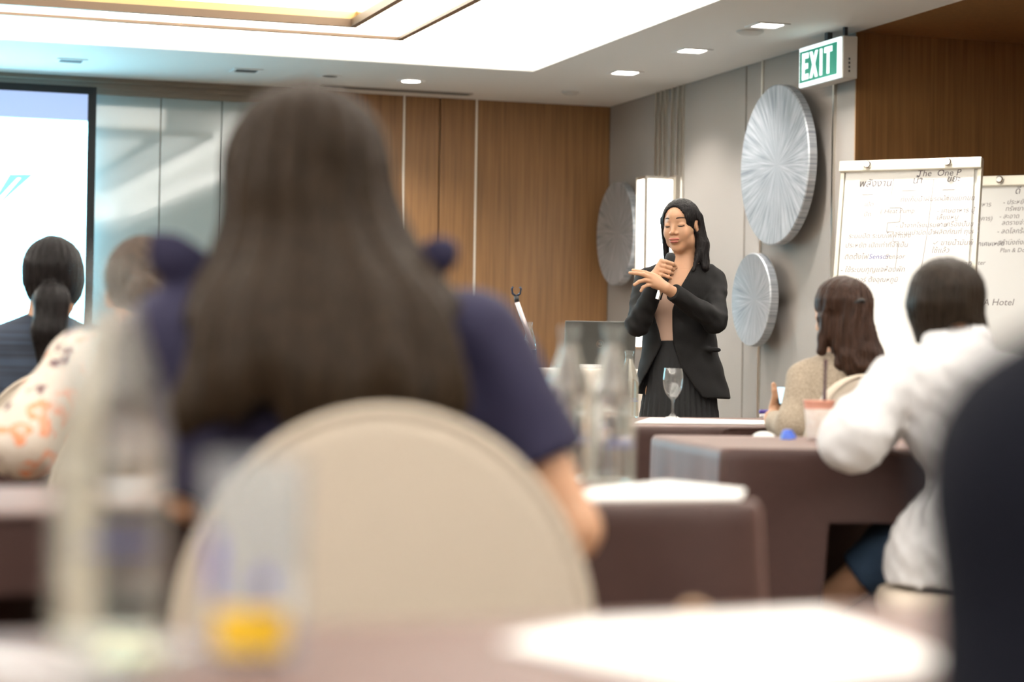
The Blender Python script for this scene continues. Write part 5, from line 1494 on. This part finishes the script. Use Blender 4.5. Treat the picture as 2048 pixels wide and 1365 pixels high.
# ================= ponytailed person in pinstripes
hc4 = P(106, 560, 6.0)
sh = (P(-35, 690, 6.0), P(195, 690, 6.0)); el = (P(-75, 845, 5.95), P(235, 845, 5.95)); wr = (P(0, 812, 6.30), P(170, 812, 6.30))
pel = Vector((P(80, 900, 6.0).x, 6.0, 0.56)); kn = (pel + Vector((-0.12, 0.42, -0.02)), pel + Vector((0.12, 0.42, -0.02))); ft = (Vector((kn[0].x, 6.46, 0.07)), Vector((kn[1].x, 6.46, 0.07)))
pn4, R4 = seated(6.0, hc4, math.radians(6), math.radians(-10), 0.95, P(90, 650, 6.0), sh, el, wr, pel, kn, ft, skin_h=0.011)
tag(pn4, 'person with a dark ponytail in a pinstriped navy shirt before the projection screen', 'person')
rowsS = [(628, 55, 135, 0, 0.05), (650, 0, 170, 0, 0.07), (675, -55, 212, 0, 0.09), (760, -60, 215, 0, 0.11), (860, -50, 205, 0, 0.11), (960, -40, 200, 0, 0.12)]
def shirt4(Q):
    d = loft(Q, rowsS, 6.0, 0.015)
    for i in (0, 1):
        e_ = Vector(el[i]) + (Vector(wr[i]) - Vector(el[i])) * 0.85
        d = smin(d, cutend(Q, limb(Q, [sh[i], el[i], e_], [0.056, 0.05, 0.038]), el[i], e_), 0.03)
    return d + folds(Q, 0.003, 18, 6)
lo, hi = bounds(*sh, *el, *wr, P(80, 630, 6.0), P(80, 960, 6.0), pad=0.1)
blob('shirt', shirt4, lo, hi, 0.009, M_stripe, pn4)
tf, tb_ = trousers(pel, kn, ft); blob('trousers', tf, tb_[0], tb_[1], 0.012, M_navyd, pn4)
shoes(ft, (0, 1, 0), pn4)
rowsP = [(473, 92, 122, 0, 0.02), (482, 72, 142, 0, 0.05), (500, 55, 158, 0, 0.08), (530, 46, 167, 0, 0.10), (565, 46, 169, 0, 0.10), (595, 56, 160, 0, 0.09), (620, 75, 140, 0, 0.06)]
def hair4(Q):
    d = smin(loft(Q, rowsP, 6.0, 0.01), cap(Q, hc4, R4, 0.95), 0.01)
    d = smin(d, ell(Q, P(103, 598, 5.89), (0.050, 0.045, 0.045)), 0.012)
    d = smin(d, cone(Q, P(103, 610, 5.88), P(98, 665, 5.87), 0.048, 0.046), 0.015)
    d = smin(d, cone(Q, P(98, 665, 5.87), P(92, 745, 5.88), 0.045, 0.018), 0.02)
    return d + groove(Q, (hc4.x, 6.0), 0.002, 24, 9)
lo, hi = bounds(P(35, 470, 6.0), P(180, 760, 6.0), pad=0.02); lo[1] = 5.78; hi[1] = 6.14
blob('hair', hair4, lo, hi, 0.005, M_hair_black, pn4)

# ================= person in the floral blouse
hc5 = P(290, 590, 4.45)
sh = (P(165, 720, 4.42), P(420, 720, 4.42)); el = (P(45, 885, 4.30), P(470, 900, 4.35)); wr = (P(170, 858, 4.70), P(400, 860, 4.72))
pel = Vector((P(290, 1000, 4.42).x, 4.42, 0.56)); kn = (pel + Vector((-0.12, 0.42, -0.02)), pel + Vector((0.12, 0.42, -0.02))); ft = (Vector((kn[0].x, 4.88, 0.07)), Vector((kn[1].x, 4.88, 0.07)))
pn5, R5 = seated(4.42, hc5, math.radians(-6), math.radians(-12), 0.95, P(285, 660, 4.43), sh, el, wr, pel, kn, ft, skin_h=0.011)
tag(pn5, 'person in a cream floral blouse with ash brown hair beside the large blurred bottle', 'person')
rowsF = [(640, 245, 335, 0, 0.05), (662, 175, 405, 0, 0.075), (690, 120, 455, 0, 0.09), (760, 110, 465, 0, 0.11), (900, 130, 450, 0, 0.11), (1000, 130, 450, 0, 0.12)]
def blouse5(Q):
    d = loft(Q, rowsF, 4.42, 0.02)
    for i in (0, 1):
        e_ = Vector(el[i]) + (Vector(wr[i]) - Vector(el[i])) * 0.7
        d = smin(d, cutend(Q, limb(Q, [sh[i], el[i], e_], [0.062, 0.068, 0.05], 0.03), el[i], e_), 0.03)
    return d + folds(Q, 0.004, 18, 8)
lo, hi = bounds(*sh, *el, *wr, P(290, 640, 4.42), P(290, 1000, 4.42), pad=0.1)
blob('blouse', blouse5, lo, hi, 0.009, M_floral, pn5)
tf, tb_ = trousers(pel, kn, ft); blob('trousers', tf, tb_[0], tb_[1], 0.012, M_navyd, pn5)
shoes(ft, (0, 1, 0), pn5)
rowsG = [(473, 272, 306, 0, 0.02), (482, 250, 330, 0, 0.05), (505, 232, 350, 0, 0.085), (545, 222, 360, 0, 0.10), (585, 226, 356, 0, 0.10), (620, 240, 342, 0, 0.08), (645, 258, 322, 0, 0.05)]
def hair5(Q): return smin(smin(loft(Q, rowsG, 4.45, 0.01), cap(Q, hc5, R5, 0.95), 0.01), ell(Q, P(290, 590, 4.33), (0.04, 0.035, 0.04)), 0.01) + groove(Q, (hc5.x, 4.45), 0.002, 24, 9)
lo, hi = bounds(P(215, 465, 4.45), P(370, 655, 4.45), pad=0.02); lo[1] = 4.26; hi[1] = 4.58
blob('hair', hair5, lo, hi, 0.006, M_hair_grey, pn5)

# ================= dark suited person at the right edge
hc6 = Vector((0.42, 1.10, 1.13))
sh = (Vector((0.262, 1.05, 0.875)), Vector((0.60, 1.02, 0.905))); el = (Vector((0.244, 1.0, 0.685)), Vector((0.68, 0.97, 0.685))); wr = (Vector((0.34, 1.24, 0.803)), Vector((0.58, 1.30, 0.803)))
pel = Vector((0.43, 1.00, 0.55)); kn = (Vector((0.36, 1.38, 0.52)), Vector((0.52, 1.38, 0.52))); ft = (Vector((0.36, 1.36, 0.07)), Vector((0.52, 1.36, 0.07)))
pn6, R6 = seated(1.5, hc6, math.radians(10), math.radians(-15), 0.97, Vector((0.43, 1.05, 0.97)), sh, el, wr, pel, kn, ft, skin_h=0.011)
tag(pn6, 'person in a dark navy suit at the end of the foreground table', 'person')
def suit6(Q):
    d = cone(Q, (0.425, 1.02, 0.86), (0.42, 1.00, 0.56), 0.165, 0.17, (FX, 0.68))
    d = smin(d, cone(Q, sh[0], sh[1], 0.06, 0.06), 0.06)
    for i in (0, 1):
        e_ = Vector(el[i]) + (Vector(wr[i]) - Vector(el[i])) * 0.9
        d = smin(d, cutend(Q, limb(Q, [sh[i], el[i], e_], [0.058, 0.050, 0.036]), el[i], e_), 0.03)
    return smax(d + folds(Q, 0.003, 16, 9), 0.458 - Q[:, 2], 0.01)
lo, hi = bounds(*sh, *el, *wr, pel, pad=0.16)
blob('suit_jacket', suit6, lo, hi, 0.010, M_navyd, pn6)
tf, tb_ = trousers(pel, kn, ft); blob('trousers', tf, tb_[0], tb_[1], 0.012, M_navyd, pn6)
shoes(ft, (0, 1, 0), pn6)
def hair6(Q):
    q = local(Q, hc6, R6, 1.0)
    d = ell(q, (0, -0.018, 0.030), (0.086, 0.106, 0.094))
    d = smax(d, -ell(q, (0, 0.10, -0.02), (0.07, 0.08, 0.095)), 0.01)
    return smin(d, cone(q, (0, -0.06, -0.02), (0, -0.05, -0.1), 0.05, 0.045), 0.02) + groove(Q, hc6, 0.002, 24, 9)
blob('hair', hair6, hc6 - Vector((0.15, 0.15, 0.2)), hc6 + Vector((0.15, 0.15, 0.15)), 0.006, M_hair_brown, pn6)
C6 = Vector((0.43, 0.84, 0))
chair((C6.x, C6.y), math.radians(6), 'cream covered chair under the person in the dark suit', top=0.80)
